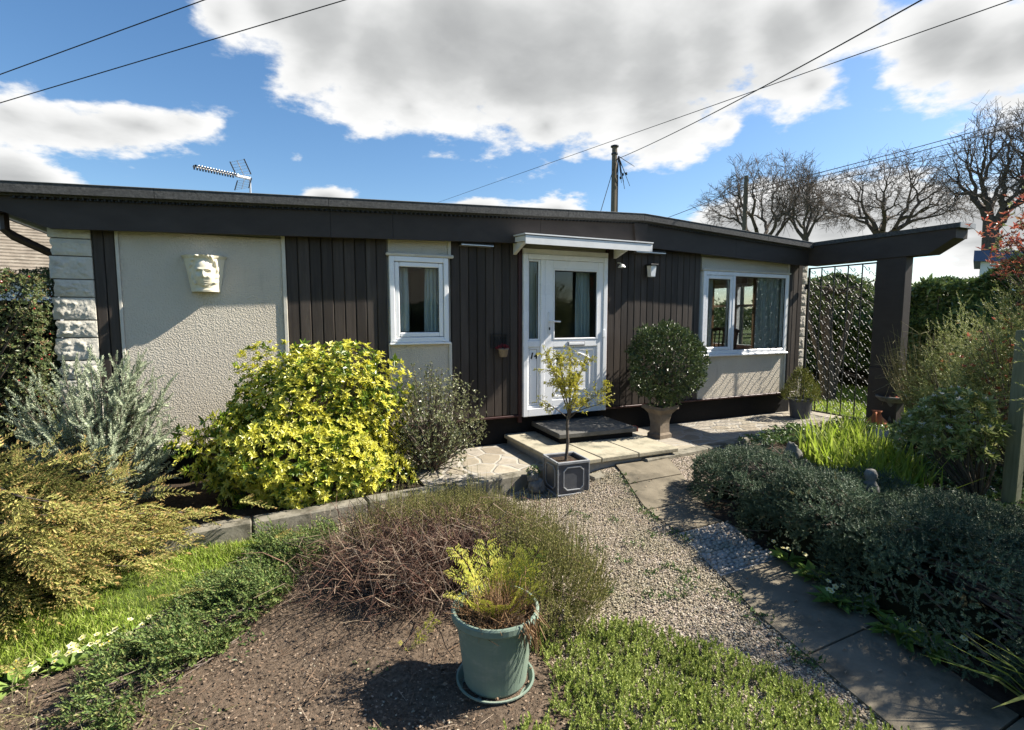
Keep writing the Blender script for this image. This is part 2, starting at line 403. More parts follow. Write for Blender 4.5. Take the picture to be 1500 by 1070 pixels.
MT['pebble'] = stone_mat('set_pebbles', [(.28,.25,.21),(.40,.36,.31),(.34,.30,.25),(.47,.43,.38)])
MT['chips'] = leafm('bark_chips', [(.06,.038,.025),(.15,.10,.065),(.22,.155,.105),(.10,.065,.042),(.33,.26,.19),(.18,.125,.085),(.12,.08,.05)], .9, .15, 0, .25, 4)
MT['grassbase'] = surf('grass_earth', (.05,.075,.018), (.085,.12,.03), 6, .95, .1, [(60,.8,.02)], c3=(.13,.12,.05), s3=(.55,.7), sc3=2.5)
MT['ground'] = surf('far_ground', (.045,.065,.02), (.085,.10,.035), .8, .95, .1)
# foliage
L = leafm
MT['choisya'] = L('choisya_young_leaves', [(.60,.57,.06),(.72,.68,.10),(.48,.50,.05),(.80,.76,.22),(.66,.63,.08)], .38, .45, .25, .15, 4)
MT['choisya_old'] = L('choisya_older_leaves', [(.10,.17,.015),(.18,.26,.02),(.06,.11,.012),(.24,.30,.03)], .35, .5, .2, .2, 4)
MT['greyshrub'] = L('grey_green_small_leaves', [(.13,.155,.06),(.21,.225,.10),(.31,.30,.16),(.10,.12,.04),(.17,.185,.075)], .35, .5, .15, .15)
MT['bronze'] = L('bronze_conifer_scales', [(.26,.275,.07),(.37,.35,.10),(.18,.205,.05),(.43,.35,.13),(.29,.295,.08)], .65, .25, .12, .3, 5)
MT['bronzetip'] = L('bronze_conifer_tips', [(.44,.29,.11),(.48,.34,.13),(.36,.24,.08)], .65, .25, .12, .2, 5)
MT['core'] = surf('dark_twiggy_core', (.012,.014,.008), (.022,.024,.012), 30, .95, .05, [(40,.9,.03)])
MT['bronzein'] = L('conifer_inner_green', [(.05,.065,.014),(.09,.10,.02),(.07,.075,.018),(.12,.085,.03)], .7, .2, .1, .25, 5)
MT['silver'] = L('silver_conifer_needles', [(.28,.33,.21),(.40,.44,.30),(.20,.25,.155),(.50,.53,.39)], .6, .3, .15, .2, 6)
MT['hedge_l'] = L('cotoneaster_leaves', [(.05,.08,.028),(.10,.14,.045),(.17,.18,.065),(.07,.10,.035),(.16,.09,.045)], .45, .4, .15, .2)
MT['berry'] = L('red_berries', [(.22,.02,.015),(.32,.04,.025)], .4, .4, 0, 0)
MT['juniper'] = L('blue_green_juniper', [(.052,.088,.050),(.085,.128,.074),(.034,.060,.036),(.17,.205,.115),(.068,.108,.06),(.105,.15,.085)], .6, .3, .1, .42, 3.2)
MT['creeper'] = L('green_creeping_juniper', [(.07,.125,.035),(.13,.20,.05),(.22,.28,.08),(.045,.08,.026),(.28,.26,.09)], .55, .3, .12, .2, 6)
MT['cover'] = L('bright_ground_cover', [(.21,.27,.05),(.31,.37,.085),(.15,.20,.035),(.38,.42,.13),(.25,.30,.06)], .55, .3, .18, .22, 7)
MT['heath'] = L('olive_heather_shoots', [(.15,.165,.045),(.22,.225,.065),(.29,.26,.10),(.11,.12,.035),(.33,.27,.15)], .7, .2, .15, .2, 6)
MT['fern'] = L('yellow_green_fern', [(.34,.36,.04),(.44,.42,.06),(.26,.30,.035),(.46,.36,.06)], .55, .3, .3, .1)
MT['deadfern'] = L('dead_brown_fronds', [(.14,.075,.035),(.24,.14,.07),(.30,.20,.11),(.09,.045,.025)], .85, .2, .1, .1)
MT['smalltree'] = L('yellow_olive_leaves', [(.42,.40,.045),(.54,.50,.07),(.32,.32,.04),(.48,.42,.07),(.20,.21,.04)], .4, .4, .35, .1)
MT['bay'] = L('glossy_bay_leaves', [(.036,.06,.02),(.07,.105,.034),(.13,.17,.055),(.026,.046,.015),(.09,.12,.04)], .4, .45, .15, .2)
MT['dwarf'] = L('dwarf_conifer_needles', [(.14,.17,.03),(.24,.25,.04),(.08,.11,.025),(.30,.24,.06)], .6, .3, .15, .2, 8)
MT['iris'] = L('lush_blade_leaves', [(.20,.29,.025),(.28,.38,.04),(.37,.45,.08),(.14,.21,.02),(.40,.42,.13)], .45, .35, .5, .15)
MT['feather'] = L('feathery_light_green', [(.22,.26,.08),(.32,.35,.13),(.15,.19,.055),(.40,.39,.18),(.25,.27,.10)], .6, .3, .22, .25, 4)
MT['pieris'] = L('pieris_leaves', [(.16,.21,.05),(.26,.31,.09),(.42,.42,.18),(.11,.16,.04)], .35, .5, .25, .15)
MT['acer'] = L('red_young_leaves', [(.30,.06,.04),(.42,.12,.08),(.22,.04,.03),(.46,.21,.13),(.26,.15,.06),(.36,.09,.07)], .4, .4, .35, .15)
MT['laurel'] = L('laurel_leaves', [(.04,.075,.024),(.08,.13,.038),(.14,.20,.06),(.20,.25,.08),(.028,.05,.018)], .28, .55, .15, .25, 1.5)
MT['hedge_b'] = L('mixed_hedge_leaves', [(.06,.09,.03),(.10,.14,.04),(.15,.17,.06),(.04,.06,.02)], .4, .4, .15, .3, 1)
MT['primleaf'] = L('primrose_leaves', [(.12,.20,.04),(.18,.28,.05),(.22,.30,.07),(.09,.15,.03)], .55, .3, .25, .1)
MT['primpetal'] = L('pale_yellow_petals', [(.74,.72,.40),(.78,.76,.50),(.70,.66,.28)], .7, .2, .3, 0)
MT['primeye'] = surf('yellow_flower_eye', (.62,.42,.03), (.66,.46,.04), 5, .7, .2)
MT['grassblade'] = L('lawn_grass_blades', [(.16,.25,.02),(.24,.35,.035),(.32,.42,.06),(.40,.42,.12),(.12,.20,.02)], .5, .3, .35, .25, 4)
MT['drygrass'] = L('dry_grass_stalks', [(.30,.25,.14),(.22,.19,.09),(.18,.19,.06),(.38,.33,.2)], .8, .2, .2, .1)
MT['ivy'] = L('low_leafy_cover', [(.06,.11,.03),(.10,.17,.045),(.15,.21,.07),(.05,.09,.03)], .4, .4, .2, .25, 4)
MT['whitepetal'] = L('white_petals', [(.7,.7,.68),(.76,.75,.7)], .7, .2, .3, 0)
MT['deadleaf'] = L('fallen_brown_leaves', [(.28,.19,.12),(.38,.28,.19),(.2,.12,.07)], .8, .2, .1, 0)

# ---------------------------------------------------------------- leaf templates  (x = side, y = along, z = normal)
def T(v, f, m=0):
    f = np.asarray(f, np.int64); mm = np.asarray(m) if np.ndim(m) else np.full(len(f), m)
    return (np.asarray(v, float), f, mm)
def leaf_t(w=.4, fold=.08, droop=.1, mat=0):
    return T([(0,0,0), (w/2,.48,fold), (0,1,-droop), (-w/2,.48,fold)], [(0,1,2),(0,2,3)], mat)
def merge(parts):
    V = []; F = []; M = []; n = 0
    for v, f, m in parts: V.append(v); F.append(f+n); M.append(m); n += len(v)
    return (np.concatenate(V), np.concatenate(F), np.concatenate(M))
def place(t, p, d, n, s, mat=None):
    d = A(*d); d = d/np.linalg.norm(d); n = A(*n); n = n-(n@d)*d; n = n/(np.linalg.norm(n)+1e-9); x = np.cross(d, n)
    v = A(*p) + s*(t[0][:, 0:1]*x + t[0][:, 1:2]*d + t[0][:, 2:3]*n)
    return (v, t[1], t[2] if mat is None else np.full(len(t[1]), mat))
def rosette(k, tilt=60, w=.38, mat=0, rg=None, jitter=14):
    """k leaves around the y axis"""
    rg = rg or rng; out = []
    lt = leaf_t(w, .08, .12)
    for i in range(k):
        a = 2*pi*i/k + rg.uniform(-.3, .3); t = R_(tilt + rg.uniform(-jitter, jitter) - (25 if i % 2 else 0))
        d = (math.sin(t)*math.cos(a), math.cos(t), math.sin(t)*math.sin(a))
        n = (-math.cos(t)*math.cos(a), math.sin(t), -math.cos(t)*math.sin(a))
        out.append(place(lt, (0, rg.uniform(-.15, .1), 0), d, n, rg.uniform(.55, 1.15), mat))
    return merge(out)
def needle_t(w=.1): return T([(-w/2,0,0), (w/2,0,0), (0,1,0)], [(0,1,2)])
def shoot(k=24, nl=.22, w=.3, ang=38, tipmat=0, mat=0, tipfrac=.25):
    """a conifer shoot of unit length along y with k needles in a spiral"""
    nt_ = leaf_t(w, .02, .0); out = []
    for i in range(k):
        t = (i+.5)/k; a = i*2.4; an = R_(ang*(1-.55*t) + rng.uniform(-8, 8))
        d = (math.sin(an)*math.cos(a), math.cos(an), math.sin(an)*math.sin(a))
        n = (-math.cos(an)*math.cos(a), math.sin(an), -math.cos(an)*math.sin(a))
        out.append(place(nt_, (0, t*.9, 0), d, n, nl*(1.1-.4*t)*rng.uniform(.8, 1.2), tipmat if t > 1-tipfrac else mat))
    return merge(out)
def spray(nside=9, k=10, mat=0, tipmat=1, droop=.25, wide=.5):
    """flat conifer plume, unit length along y"""
    out = []; sh = [shoot(k, .30, .36, 40, tipmat, mat, .3) for _ in range(3)]
    for i in range(nside):
        t = (i+.6)/nside; y = t*.85; z = -droop*t*t
        for sd in (-1, 1):
            l = wide*(1-t*.75)*rng.uniform(.7, 1.15)
            d = (sd*math.sin(R_(48)), math.cos(R_(48)), rng.uniform(-.25, .25))
            out.append(place(sh[rng.integers(3)], (0, y, z), d, (0, 0, 1), l*.75))
    out.append(place(sh[0], (0, .72, -droop*.6), (0, 1, -droop), (0, 0, 1), .35))
    return merge(out)
def frond(npin=14, w=.34, arch=.35, mat=0):
    out = []; lt = leaf_t(.34, .03, .05)
    for i in range(npin):
        t = (i+.7)/npin; y = t - .1*arch*t*t; z = .25*t - arch*t*t
        if rng.random() < .12: continue
        l = w*math.sin(pi*min(1, .25+.75*(1-t)))*(1.05-.3*t)*rng.uniform(.65,1.15)
        for sd in (-1, 1):
            base = A(0, y, z); d = A(sd*.9, .35+rng.normal(0,.18), rng.uniform(-.35, .15)); d /= np.linalg.norm(d)
            for j in range(5):
                q = base + d*l*(j+.6)/5.5
                for s2 in (-1, 1):
                    dd = d*.6 + A(0, .8*s2, 0)
                    out.append(place(lt, q, dd, (0, 0, 1), l*.46*(1-.13*j)*rng.uniform(.6,1.2), mat))
    out.append(T([(-.008,0,0),(.008,0,0),(.006,.5,.25*.5-arch*.25),(-.006,.5,.25*.5-arch*.25)], [(0,1,2),(0,2,3)], mat))
    return merge(out)
def blade_t(bend=.35, w=.07, mat=0):
    return T([(-w/2,0,0),(w/2,0,0),(-w*.42,.55,bend*.25),(w*.42,.55,bend*.25),(0,1,bend)], [(0,1,3),(0,3,2),(2,3,4)], mat)
_rk = []
def ico(sub=0):
    import bmesh
    bm = bmesh.new(); bmesh.ops.create_icosphere(bm, subdivisions=sub+1, radius=1); bm.verts.ensure_lookup_table()
    v = np.array([p.co for p in bm.verts]); f = np.array([[q.index for q in p.verts] for p in bm.faces]); bm.free(); return v, f
ICO0 = ico(0); ICO1 = ico(1); ICO2 = ico(2); ICO3 = ico(3)
def pebble_t(j=.22, sq=(1, .75, .6), sub=0):
    v, f = (ICO0, ICO1)[sub]; v = v*(1+rng.uniform(-j, j, (len(v), 1)))*A(*sq); return (v, f, np.zeros(len(f), int))
def rnd_dir(n, lo=-1., hi=1.):
    z = rng.uniform(lo, hi, n); a = rng.uniform(0, 2*pi, n); s = np.sqrt(1-z*z)
    return np.stack([s*np.cos(a), s*np.sin(a), z], 1)
def lumpf(u, k=5, seed=0, amp=.12):
    r = np.random.default_rng(seed); o = np.zeros(len(u))
    for i in range(k):
        d = r.normal(size=3)*(2.5+i*.9); o += np.sin(u@d + r.uniform(0, 6.3))/(1+.25*i)
    return 1 + amp*o/1.6
def blob(n, c, r, lo=-.35, shell=.35, seed=1, amp=.12, hi=1.):
    u = rnd_dir(n, lo, hi); k = lumpf(u, 5, seed, amp)*(1 - shell*rng.random(n)**1.6)
    P = A(*c) + u*A(*r)*k[:, None]; N = u/A(*r); N /= np.linalg.norm(N, axis=1, keepdims=True)
    return P, N
def jitd(N, a): 
    D = N + rng.normal(0, a, N.shape); return D/np.linalg.norm(D, axis=1, keepdims=True)
def up(n): return np.tile(A(0, 0, 1), (n, 1))
def rock(c, r, seed=0, amp=.25, sub=ICO2, flat=0.):
    v, f = sub; v = v.copy()
    o = np.array([mnoise.fractal(Vector(p*1.3 + seed*7.7), 1, 2, 4) for p in v])
    v = v*(1+amp*o[:, None])*A(*r)
    return v + A(*c), f
def smooth(a, b, x): t = np.clip((x-a)/(b-a), 0, 1); return t*t*(3-2*t)
def gz(x, y):
    """height of the gravel and path: nearly flat, rising a little towards the landing"""
    return .13*smooth(3.3, 4.5, y)*smooth(2.3, 3.3, x)
def in_poly(x, y, poly):
    x = np.asarray(x); y = np.asarray(y); r = np.zeros(x.shape, bool); n = len(poly)
    for i in range(n):
        x0, y0 = poly[i]; x1, y1 = poly[(i+1) % n]
        c = ((y0 > y) != (y1 > y)) & (x < (x1-x0)*(y-y0)/((y1-y0) if y1 != y0 else 1e-9) + x0); r ^= c
    return r
def scatter(poly, n):
    p = np.array(poly); lo = p.min(0); hi = p.max(0); out = []
    tot = 0
    while tot < n:
        q = rng.uniform(lo, hi, (n, 2)); q = q[in_poly(q[:, 0], q[:, 1], poly)]; out.append(q); tot += len(q)
    return np.concatenate(out)[:n]
# ================================================================= THE SETTING: ground sheets
def sheet(name, poly, step, zf, mat, kind='structure'):
    p = np.array(poly); lo = p.min(0); hi = p.max(0)
    nx = max(2, int((hi[0]-lo[0])/step)+1); ny = max(2, int((hi[1]-lo[1])/step)+1)
    xs = np.linspace(lo[0], hi[0], nx); ys = np.linspace(lo[1], hi[1], ny)
    Xg, Yg = np.meshgrid(xs, ys, indexing='ij'); Zg = zf(Xg, Yg)
    v = np.stack([Xg, Yg, Zg], -1).reshape(-1, 3)
    i, j = np.meshgrid(np.arange(nx-1), np.arange(ny-1), indexing='ij')
    cx = (xs[i]+xs[i+1])/2; cy = (ys[j]+ys[j+1])/2; k = in_poly(cx, cy, poly)
    f = np.stack([i*ny+j, (i+1)*ny+j, (i+1)*ny+j+1, i*ny+j+1], -1)[k]
    g = G(); g.add(v, f); o = g.build(name, mat, smooth=True); tag(o, kind=kind); return o
def lump(x, y, s=1., a=.01):
    return a*(np.sin(x*7.1*s+1)*np.cos(y*6.3*s)+.6*np.sin(x*17*s+y*13*s)+.4*np.sin(y*29*s-x*21*s))
g = G(); g.add([(-500,-500,-.03),(700,-500,-.03),(700,900,-.03),(-500,900,-.03)], [(0,1,2,3)])
tag(g.build('ground', MT['ground']), kind='structure')
GRAVEL = [(.75,1.55),(1.9,1.05),(2.25,1.0),(2.45,1.75),(2.95,3.0),(3.0,3.55),(3.35,4.38),(3.75,4.42),(5.6,4.66),(5.2,4.0),(4.2,3.6),(3.5,3.4),(3.5,4.36),(3.0,4.46),(2.3,4.55),(-.55,4.3),(-.2,3.9),(.6,3.6),(1.2,2.6)]
sheet('gravel', [(-.7,.6),(2.15,.6),(2.25,.98),(2.6,2.1),(3.05,3.35),(3.6,4.55),(5.75,4.72),(5.6,3.4),(4.2,3.0),(3.3,3.2),(3.6,4.5),(2.4,4.6),(-.6,4.45),(-.9,3.0)], .06, lambda x, y: gz(x, y)+lump(x, y, 1, .004), MT['gravelbed'])
MULCH = [(-1.6,.5),(1.15,.5),(1.2,1.9),(1.6,2.9),(1.5,3.5),(.6,3.9),(-.1,3.7),(-.7,3.1),(-1.6,3.0)]
sheet('soil', MULCH, .05, lambda x, y: .014+lump(x, y, 1, .011)+.05*np.exp(-((x-.7)**2+(y-3.3)**2)/.5), MT['mulch'])
LAWN = [(-5,2.2),(-1.6,3.05),(-.85,3.2),(-.35,3.75),(-.1,4.32),(-.6,4.34),(-1.1,4.30),(-1.6,4.4),(-5,4.4)]
sheet('lawn', LAWN, .07, lambda x, y: .016+lump(x, y, .7, .008), MT['grassbase'])
sheet('planting_bed_soil', [(-4.5,4.36),(1.3,4.45),(1.3,5.95),(-1.5,5.95),(-1.6,7),(-4.5,7)], .09, lambda x, y: .10+lump(x, y, .8, .012), MT['soil'])
def bedz(x, y): return .14*smooth(2.6, 4.0, y)*smooth(3.0, 4.6, x) + .05*smooth(3.2, 3.7, x)
sheet('border_soil', [(2.7,.3),(9,.3),(9,4.55),(7.7,4.55),(5.75,4.68),(5.2,4.1),(4.1,3.5),(3.45,3.4),(3.15,2.4)], .08, lambda x, y: bedz(x, y)+.01+lump(x, y, .8, .01), MT['soil'])
# terraces
g = G(); g.prism([(1.25,4.60),(2.62,4.66),(2.62,5.9),(1.25,5.9)], -.02, .128, axis='z'); tag(g.build('crazy_paved_terrace', MT['crazy']), kind='structure')
g = G(); g.prism([(4.12,4.62),(5.9,4.84),(7.76,4.72),(7.76,5.9),(4.12,5.9)], -.02, .142, axis='z'); g.prism([(7.76,4.58),(8.2,4.58),(8.2,5.9),(7.76,5.9)], -.02, .146, axis='z')
tag(g.build('paved_terrace', MT['crazy']), kind='structure')
sheet('back_lawn', [(8.2,4.2),(30,-2),(30,22),(8.2,14)], .5, lambda x, y: .10+lump(x, y, .1, .02), MT['grassbase'])
# the path: slabs with open joints and a panel of set pebbles
PW = lambda y: (2.08+.30*y if y < 2.4 else 2.80+.125*(y-2.4)+.02*(y-2.4)**2)
def path_edges(y):
    l = np.interp(y, [.3, 1.18, 1.98, 2.95, 3.61, 4.5], [2.02, 2.28, 2.46, 2.84, 2.96, 3.28]); r = np.interp(y, [.3, 1.03, 1.41, 2.05, 2.7, 3.6, 4.5], [2.78, 2.84, 2.95, 3.16, 3.3, 3.62, 3.98]); return l, r
g = G()
ys = [.3, .95, 1.62, 2.34]
def slab(g, ya, yb, gap=.006, th=.05, dz=.018):
    (la, ra), (lb, rb) = path_edges(ya+gap), path_edges(yb-gap)
    P = []
    for t in np.linspace(0, 1, 7):
        yy = ya+gap+(yb-ya-2*gap)*t; l, r = path_edges(yy); P.append([(l+(r-l)*s, yy+.02*s, float(gz(l+(r-l)*s, yy))+dz) for s in np.linspace(0, 1, 7)])
    P = np.array(P); g.grid(P[:, ::-1])
    for e in (P[0], P[-1][::-1], P[:, 0][::-1], P[:, -1]):
        q = np.stack([e, e-A(0,0,th)]); g.grid(q)
for a, b in ((.3,.95),(.95,1.62),(1.62,2.40),(3.06,3.52),(3.52,4.0),(4.0,4.5)): slab(g, a, b, dz=.018+rng.uniform(-.002,.003))
tag(g.build('path', MT['pathslab']), kind='structure')
g = G()
(la, ra), (lb, rb) = path_edges(2.40), path_edges(3.06)
g.add([(la,2.405,.008),(ra,2.42,.008),(rb,3.07,.008),(lb,3.055,.008)], [(0,1,2,3)], 0)
tm = [pebble_t(.12, (1,.62,.6), 1) for _ in range(4)]
pp = []
for yy in np.arange(2.44, 3.05, .036):
    l, r = path_edges(yy); n = int((r-l)/.052)
    for k in range(n): pp.append((l+.03+(r-l-.06)*(k+.5*(int(yy*100) % 2))/n+rng.normal(0,.005), yy+rng.normal(0,.004)+.02*k/n, .016))
pp = np.array(pp); sel = rng.integers(0, 4, len(pp))
for k in range(4):
    q = pp[sel == k]; D = np.stack([rng.normal(1,.25,len(q)), rng.normal(.2,.3,len(q)), np.zeros(len(q))], 1); g.inst(tm[k], q, np.stack([-D[:,1], D[:,0], D[:,2]], 1), up(len(q)), rng.uniform(.021,.027,len(q)), 1)
tag(g.build('pebble_panel', [MT['mortar'], MT['pebble']]), kind='structure')

# loose gravel (uncountable): one object
g = G(); tms = [pebble_t(.25, (1,.8,.65)) for _ in range(6)]
GP = [(.9,1.3),(2.28,1.05),(2.48,1.98),(2.86,2.98),(2.98,3.6),(3.2,4.35),(2.3,4.46),(.4,4.36),(-.45,4.24),(-.2,3.95),(.7,3.75),(1.3,2.6)]
q = scatter(GP, 44000); q2 = scatter([(3.68,3.7),(4.3,3.6),(5.6,4.4),(5.5,4.6),(3.95,4.42)], 2500); q3 = scatter(MULCH, 6500)
q = np.concatenate([q, q2, q3]); dens = np.sin(q[:,0]*3.1)*np.cos(q[:,1]*2.7)
sel = rng.integers(0, 6, len(q))
for k in range(6):
    p = q[sel == k]; n = len(p)
    P3 = np.stack([p[:,0], p[:,1], gz(p[:,0], p[:,1])+.006+rng.uniform(0,.006,n)], 1)
    D = rnd_dir(n, -.3, .3); g.inst(tms[k], P3, D, jitd(up(n), .3), .0028+.0062*rng.random(n)**1.7)
tag(g.build('gravel_stones', MT['gravel']), kind='stuff')
# bark chips and litter on the soil
g = G(); cp = T([(-.5,-.8,0),(.45,-.9,.12),(.55,.75,.0),(-.4,.9,.15)], [(0,1,2),(0,2,3)])
q = scatter(MULCH, 30000); n = len(q)
zz = .016+lump(q[:,0], q[:,1], 1, .011)+.05*np.exp(-((q[:,0]-.7)**2+(q[:,1]-3.3)**2)/.5)
P3 = np.stack([q[:,0], q[:,1], zz+rng.uniform(.002,.016,n)], 1)
g.inst(cp, P3, rnd_dir(n, -.35, .35), jitd(up(n), .45), .0025+.006*rng.random(n)**2)
g.inst(T([(-.04,-1,0),(.04,-1,.0),(.03,1,.06),(-.03,1,.05)], [(0,1,2),(0,2,3)]), P3[:900]+A(0,0,.006), rnd_dir(900, -.2, .25), jitd(up(900), .4), rng.uniform(.015,.055,900))
tag(g.build('bark_chips', MT['chips']), kind='stuff')
# lawn grass
g = G(); bt = [blade_t(b, .09) for b in (.2,.5,.8)]
q = scatter([(-3.2,2.5),(-1.6,3.0),(-.85,3.15),(-.33,3.75),(-.06,4.3),(-.6,4.3),(-1.1,4.28),(-1.7,4.4),(-3.2,4.4)], 42000); n = len(q)
for k in range(3):
    p = q[k::3]; m_ = len(p); g.inst(bt[k], np.stack([p[:,0], p[:,1], .014+lump(p[:,0],p[:,1],.7,.008)], 1), jitd(up(m_), .35), rnd_dir(m_, -.2, .2), rng.uniform(.022,.055,m_)*(1+.35*np.sin(p[:,0]*5+p[:,1]*4)))
tag(g.build('lawn_grass', MT['grassblade']), kind='stuff')
g = G(); q = scatter([(8.1,4.6),(9.5,3.2),(14,3),(15,9),(10,9),(8.25,6.4)], 26000)
g.inst(blade_t(.5, .16), np.stack([q[:,0], q[:,1], np.full(len(q), .09)], 1), jitd(up(len(q)), .3), rnd_dir(len(q), -.2, .2), rng.uniform(.05,.13,len(q)))
tag(g.build('back_lawn_grass', MT['grassblade']), kind='stuff')

# kerbs round the bed and terrace, each block a thing
KL = [(-1.08,4.25),(-.20,4.335),(.68,4.42),(1.50,4.485),(2.36,4.55)]
kl = ['long weathered concrete edging block at the lawn, its end under the bronze conifer', 'weathered concrete edging block in front of the yellow shrub, beside the lawn',
      'concrete edging block behind the heather, below the grey-green shrub', 'mossy concrete edging block along the crazy paving left of the lead planter']
for k in range(4):
    (x0, y0), (x1, y1) = KL[k], KL[k+1]; an = math.atan2(y1-y0, x1-x0); Lk = math.hypot(x1-x0, y1-y0)
    g = G(); cx, cy = (x0+x1)/2, (y0+y1)/2
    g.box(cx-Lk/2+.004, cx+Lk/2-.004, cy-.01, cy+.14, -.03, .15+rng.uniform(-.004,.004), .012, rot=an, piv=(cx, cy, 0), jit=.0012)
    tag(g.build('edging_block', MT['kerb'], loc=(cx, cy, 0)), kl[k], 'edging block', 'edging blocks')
for (x0, y0, x1, y1, z, lb) in ((3.62,4.44,4.62,4.55,.175,'short pale concrete edging block at the right corner of the front step slabs'),(4.63,4.555,5.9,4.76,.17,'long concrete edging block in front of the right hand paved terrace'),(2.86,4.32,3.16,4.36,.11,'small concrete edging block showing behind the lead planter')):
    an = math.atan2(y1-y0, x1-x0); Lk = math.hypot(x1-x0, y1-y0); cx, cy = (x0+x1)/2, (y0+y1)/2
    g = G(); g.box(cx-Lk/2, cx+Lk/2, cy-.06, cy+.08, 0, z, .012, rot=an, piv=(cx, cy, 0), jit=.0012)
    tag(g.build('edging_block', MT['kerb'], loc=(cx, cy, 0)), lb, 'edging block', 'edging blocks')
# landing and step
t = thing('landing', 'broad low landing of sunlit concrete slabs below the front door', 'landing', (3.3,5.1,.12))
for (x0, x1, y0, y1) in ((2.585,3.06,4.42,5.86),(3.068,3.54,4.42,5.86),(3.548,4.10,4.42,5.86)):
    g = G(); g.box(x0, x1, y0, y1, .20, .25+rng.uniform(-.002,.002), .008, jit=.0008); g.build('slab', MT['concrete'], t)
g = G(); g.box(2.62, 4.06, 4.47, 5.84, .0, .199); g.build('base', MT['mortar'], t)
g = G(); g.box(2.95, 4.02, 5.06, 5.86, .315, .375, .01, rot=R_(-3), piv=(3.5,5.4,0), jit=.001); g.box(2.99, 3.98, 5.10, 5.86, .25, .314, mat=1, rot=R_(-3), piv=(3.5,5.4,0))
tag(g.build('door_step', [MT['stepslab'], MT['plinth']], loc=(3.5,5.4,.25)), 'dark stone door step lying on the pale landing slabs under the white door', 'door step')
g = G(); g.box(4.03, 4.23, 5.30, 5.41, .25, .31, .006, rot=R_(-20)); tag(g.build('loose_brick', MT['brick'], loc=(4.13,5.35,.25)), 'loose red brick on the landing slabs left of the chalice pot', 'brick')

# ================================================================= THE BUNGALOW
WY = 5.77
H = thing('bungalow', 'single storey bungalow with dark boarding, cream panels and a low pitched felt roof', 'bungalow', (3, WY, .1))
def frame4(g, x0, x1, z0, z1, w, y0, y1, mat=0, bev=.006, wb=None):
    wb = wb or w
    g.box(x0, x0+w, y0, y1, z0, z1, bev, mat); g.box(x1-w, x1, y0, y1, z0, z1, bev, mat)
    g.box(x0+w, x1-w, y0+.0015, y1, z1-w, z1, bev, mat); g.box(x0+w, x1-w, y0+.0015, y1, z0, z0+wb, bev, mat)
def boards(x0, x1, z0, z1, wd=.108):
    g = G(); n = max(1, round((x1-x0)/wd)); w = (x1-x0)/n
    for k in range(n): 
        dy = rng.uniform(-.002,.002)
        g.box(x0+k*w+.0025, x0+(k+1)*w-.0025, WY+dy, WY+.024, z0, z1, .007)
    g.box(x0, x1, WY+.0245, WY+.034, z0, z1, mat=1)
    return g.build('cladding', [MT['cladding'], MT['plinth']], H)
zt = lambda x: (2.64-.031*(4.48-x) if x < 4.48 else 2.64-.036*(x-4.48)) + .045
ZB = .50
for x0, x1 in ((-1.42,-1.255),(.145,1.155),(1.885,2.735),(4.055,5.665),(7.535,7.86)): boards(x0, x1, ZB, min(zt(x0), zt(x1)))
def panel(x0, x1, z0, z1):
    g = G(); nx, nz = int((x1-x0)/.02)+2, int((z1-z0)/.02)+2
    X, Z = np.meshgrid(np.linspace(x0, x1, nx), np.linspace(z0, z1, nz), indexing='ij')
    g.grid(np.stack([X, np.full_like(X, WY+.004)+.0015*np.sin(X*3.1)*np.sin(Z*2.3), Z], -1))
    g.box(x0, x1, WY+.010, WY+.034, z0, z1); return g.build('render_panel', MT['stucco'], H, smooth=False)
panel(-1.225, .105, ZB, zt(-1.225)-.02)
panel(1.17, 1.845, ZB, 1.425); panel(1.17, 1.845, 2.385, zt(1.17))
panel(5.69, 7.50, ZB, 1.155); panel(5.69, 7.50, 2.385, zt(7.5))
def strip(x0, x1, z0, z1, mat, y0=WY-.012, nm='cover_strip'):
    g = G(); g.box(x0, x1, y0, WY+.03, z0, z1, .004); return g.build(nm, mat, H)
strip(-1.253,-1.227, ZB, zt(-1.25)-.02, MT['cream_trim']); strip(.107,.143, ZB, zt(.1), MT['cream_trim'])
strip(1.846,1.883, ZB, 1.42, MT['cream_trim']); strip(1.157,1.169, ZB, 1.42, MT['cream_trim']); strip(7.502,7.533, ZB, zt(7.5), MT['cream_trim']); strip(5.667,5.688, ZB, 1.15, MT['cream_trim'])
strip(1.846,1.883, 2.385, zt(1.8), MT['cream_trim'])
strip(2.738,2.785, .40, 2.62, MT['dark_red']); strip(4.026,4.052, .46, 2.60, MT['dark_red'])
# bottom drip rails and the recessed plinth
for x0, x1 in ((-1.42,1.15),(1.15,2.735),(4.055,5.67),(5.672,7.85)):
    g = G(); g.box(x0, x1, WY-.02, WY+.05, ZB-.028, ZB-.002, .004); g.build('drip_rail', MT['dark_red'] if x0 > 1 else MT['cream_trim'], H)
g = G(); g.box(-1.5, 7.80, WY+.10, WY+.2, -.05, ZB+.05)
g.build('plinth', MT['plinth'], H)
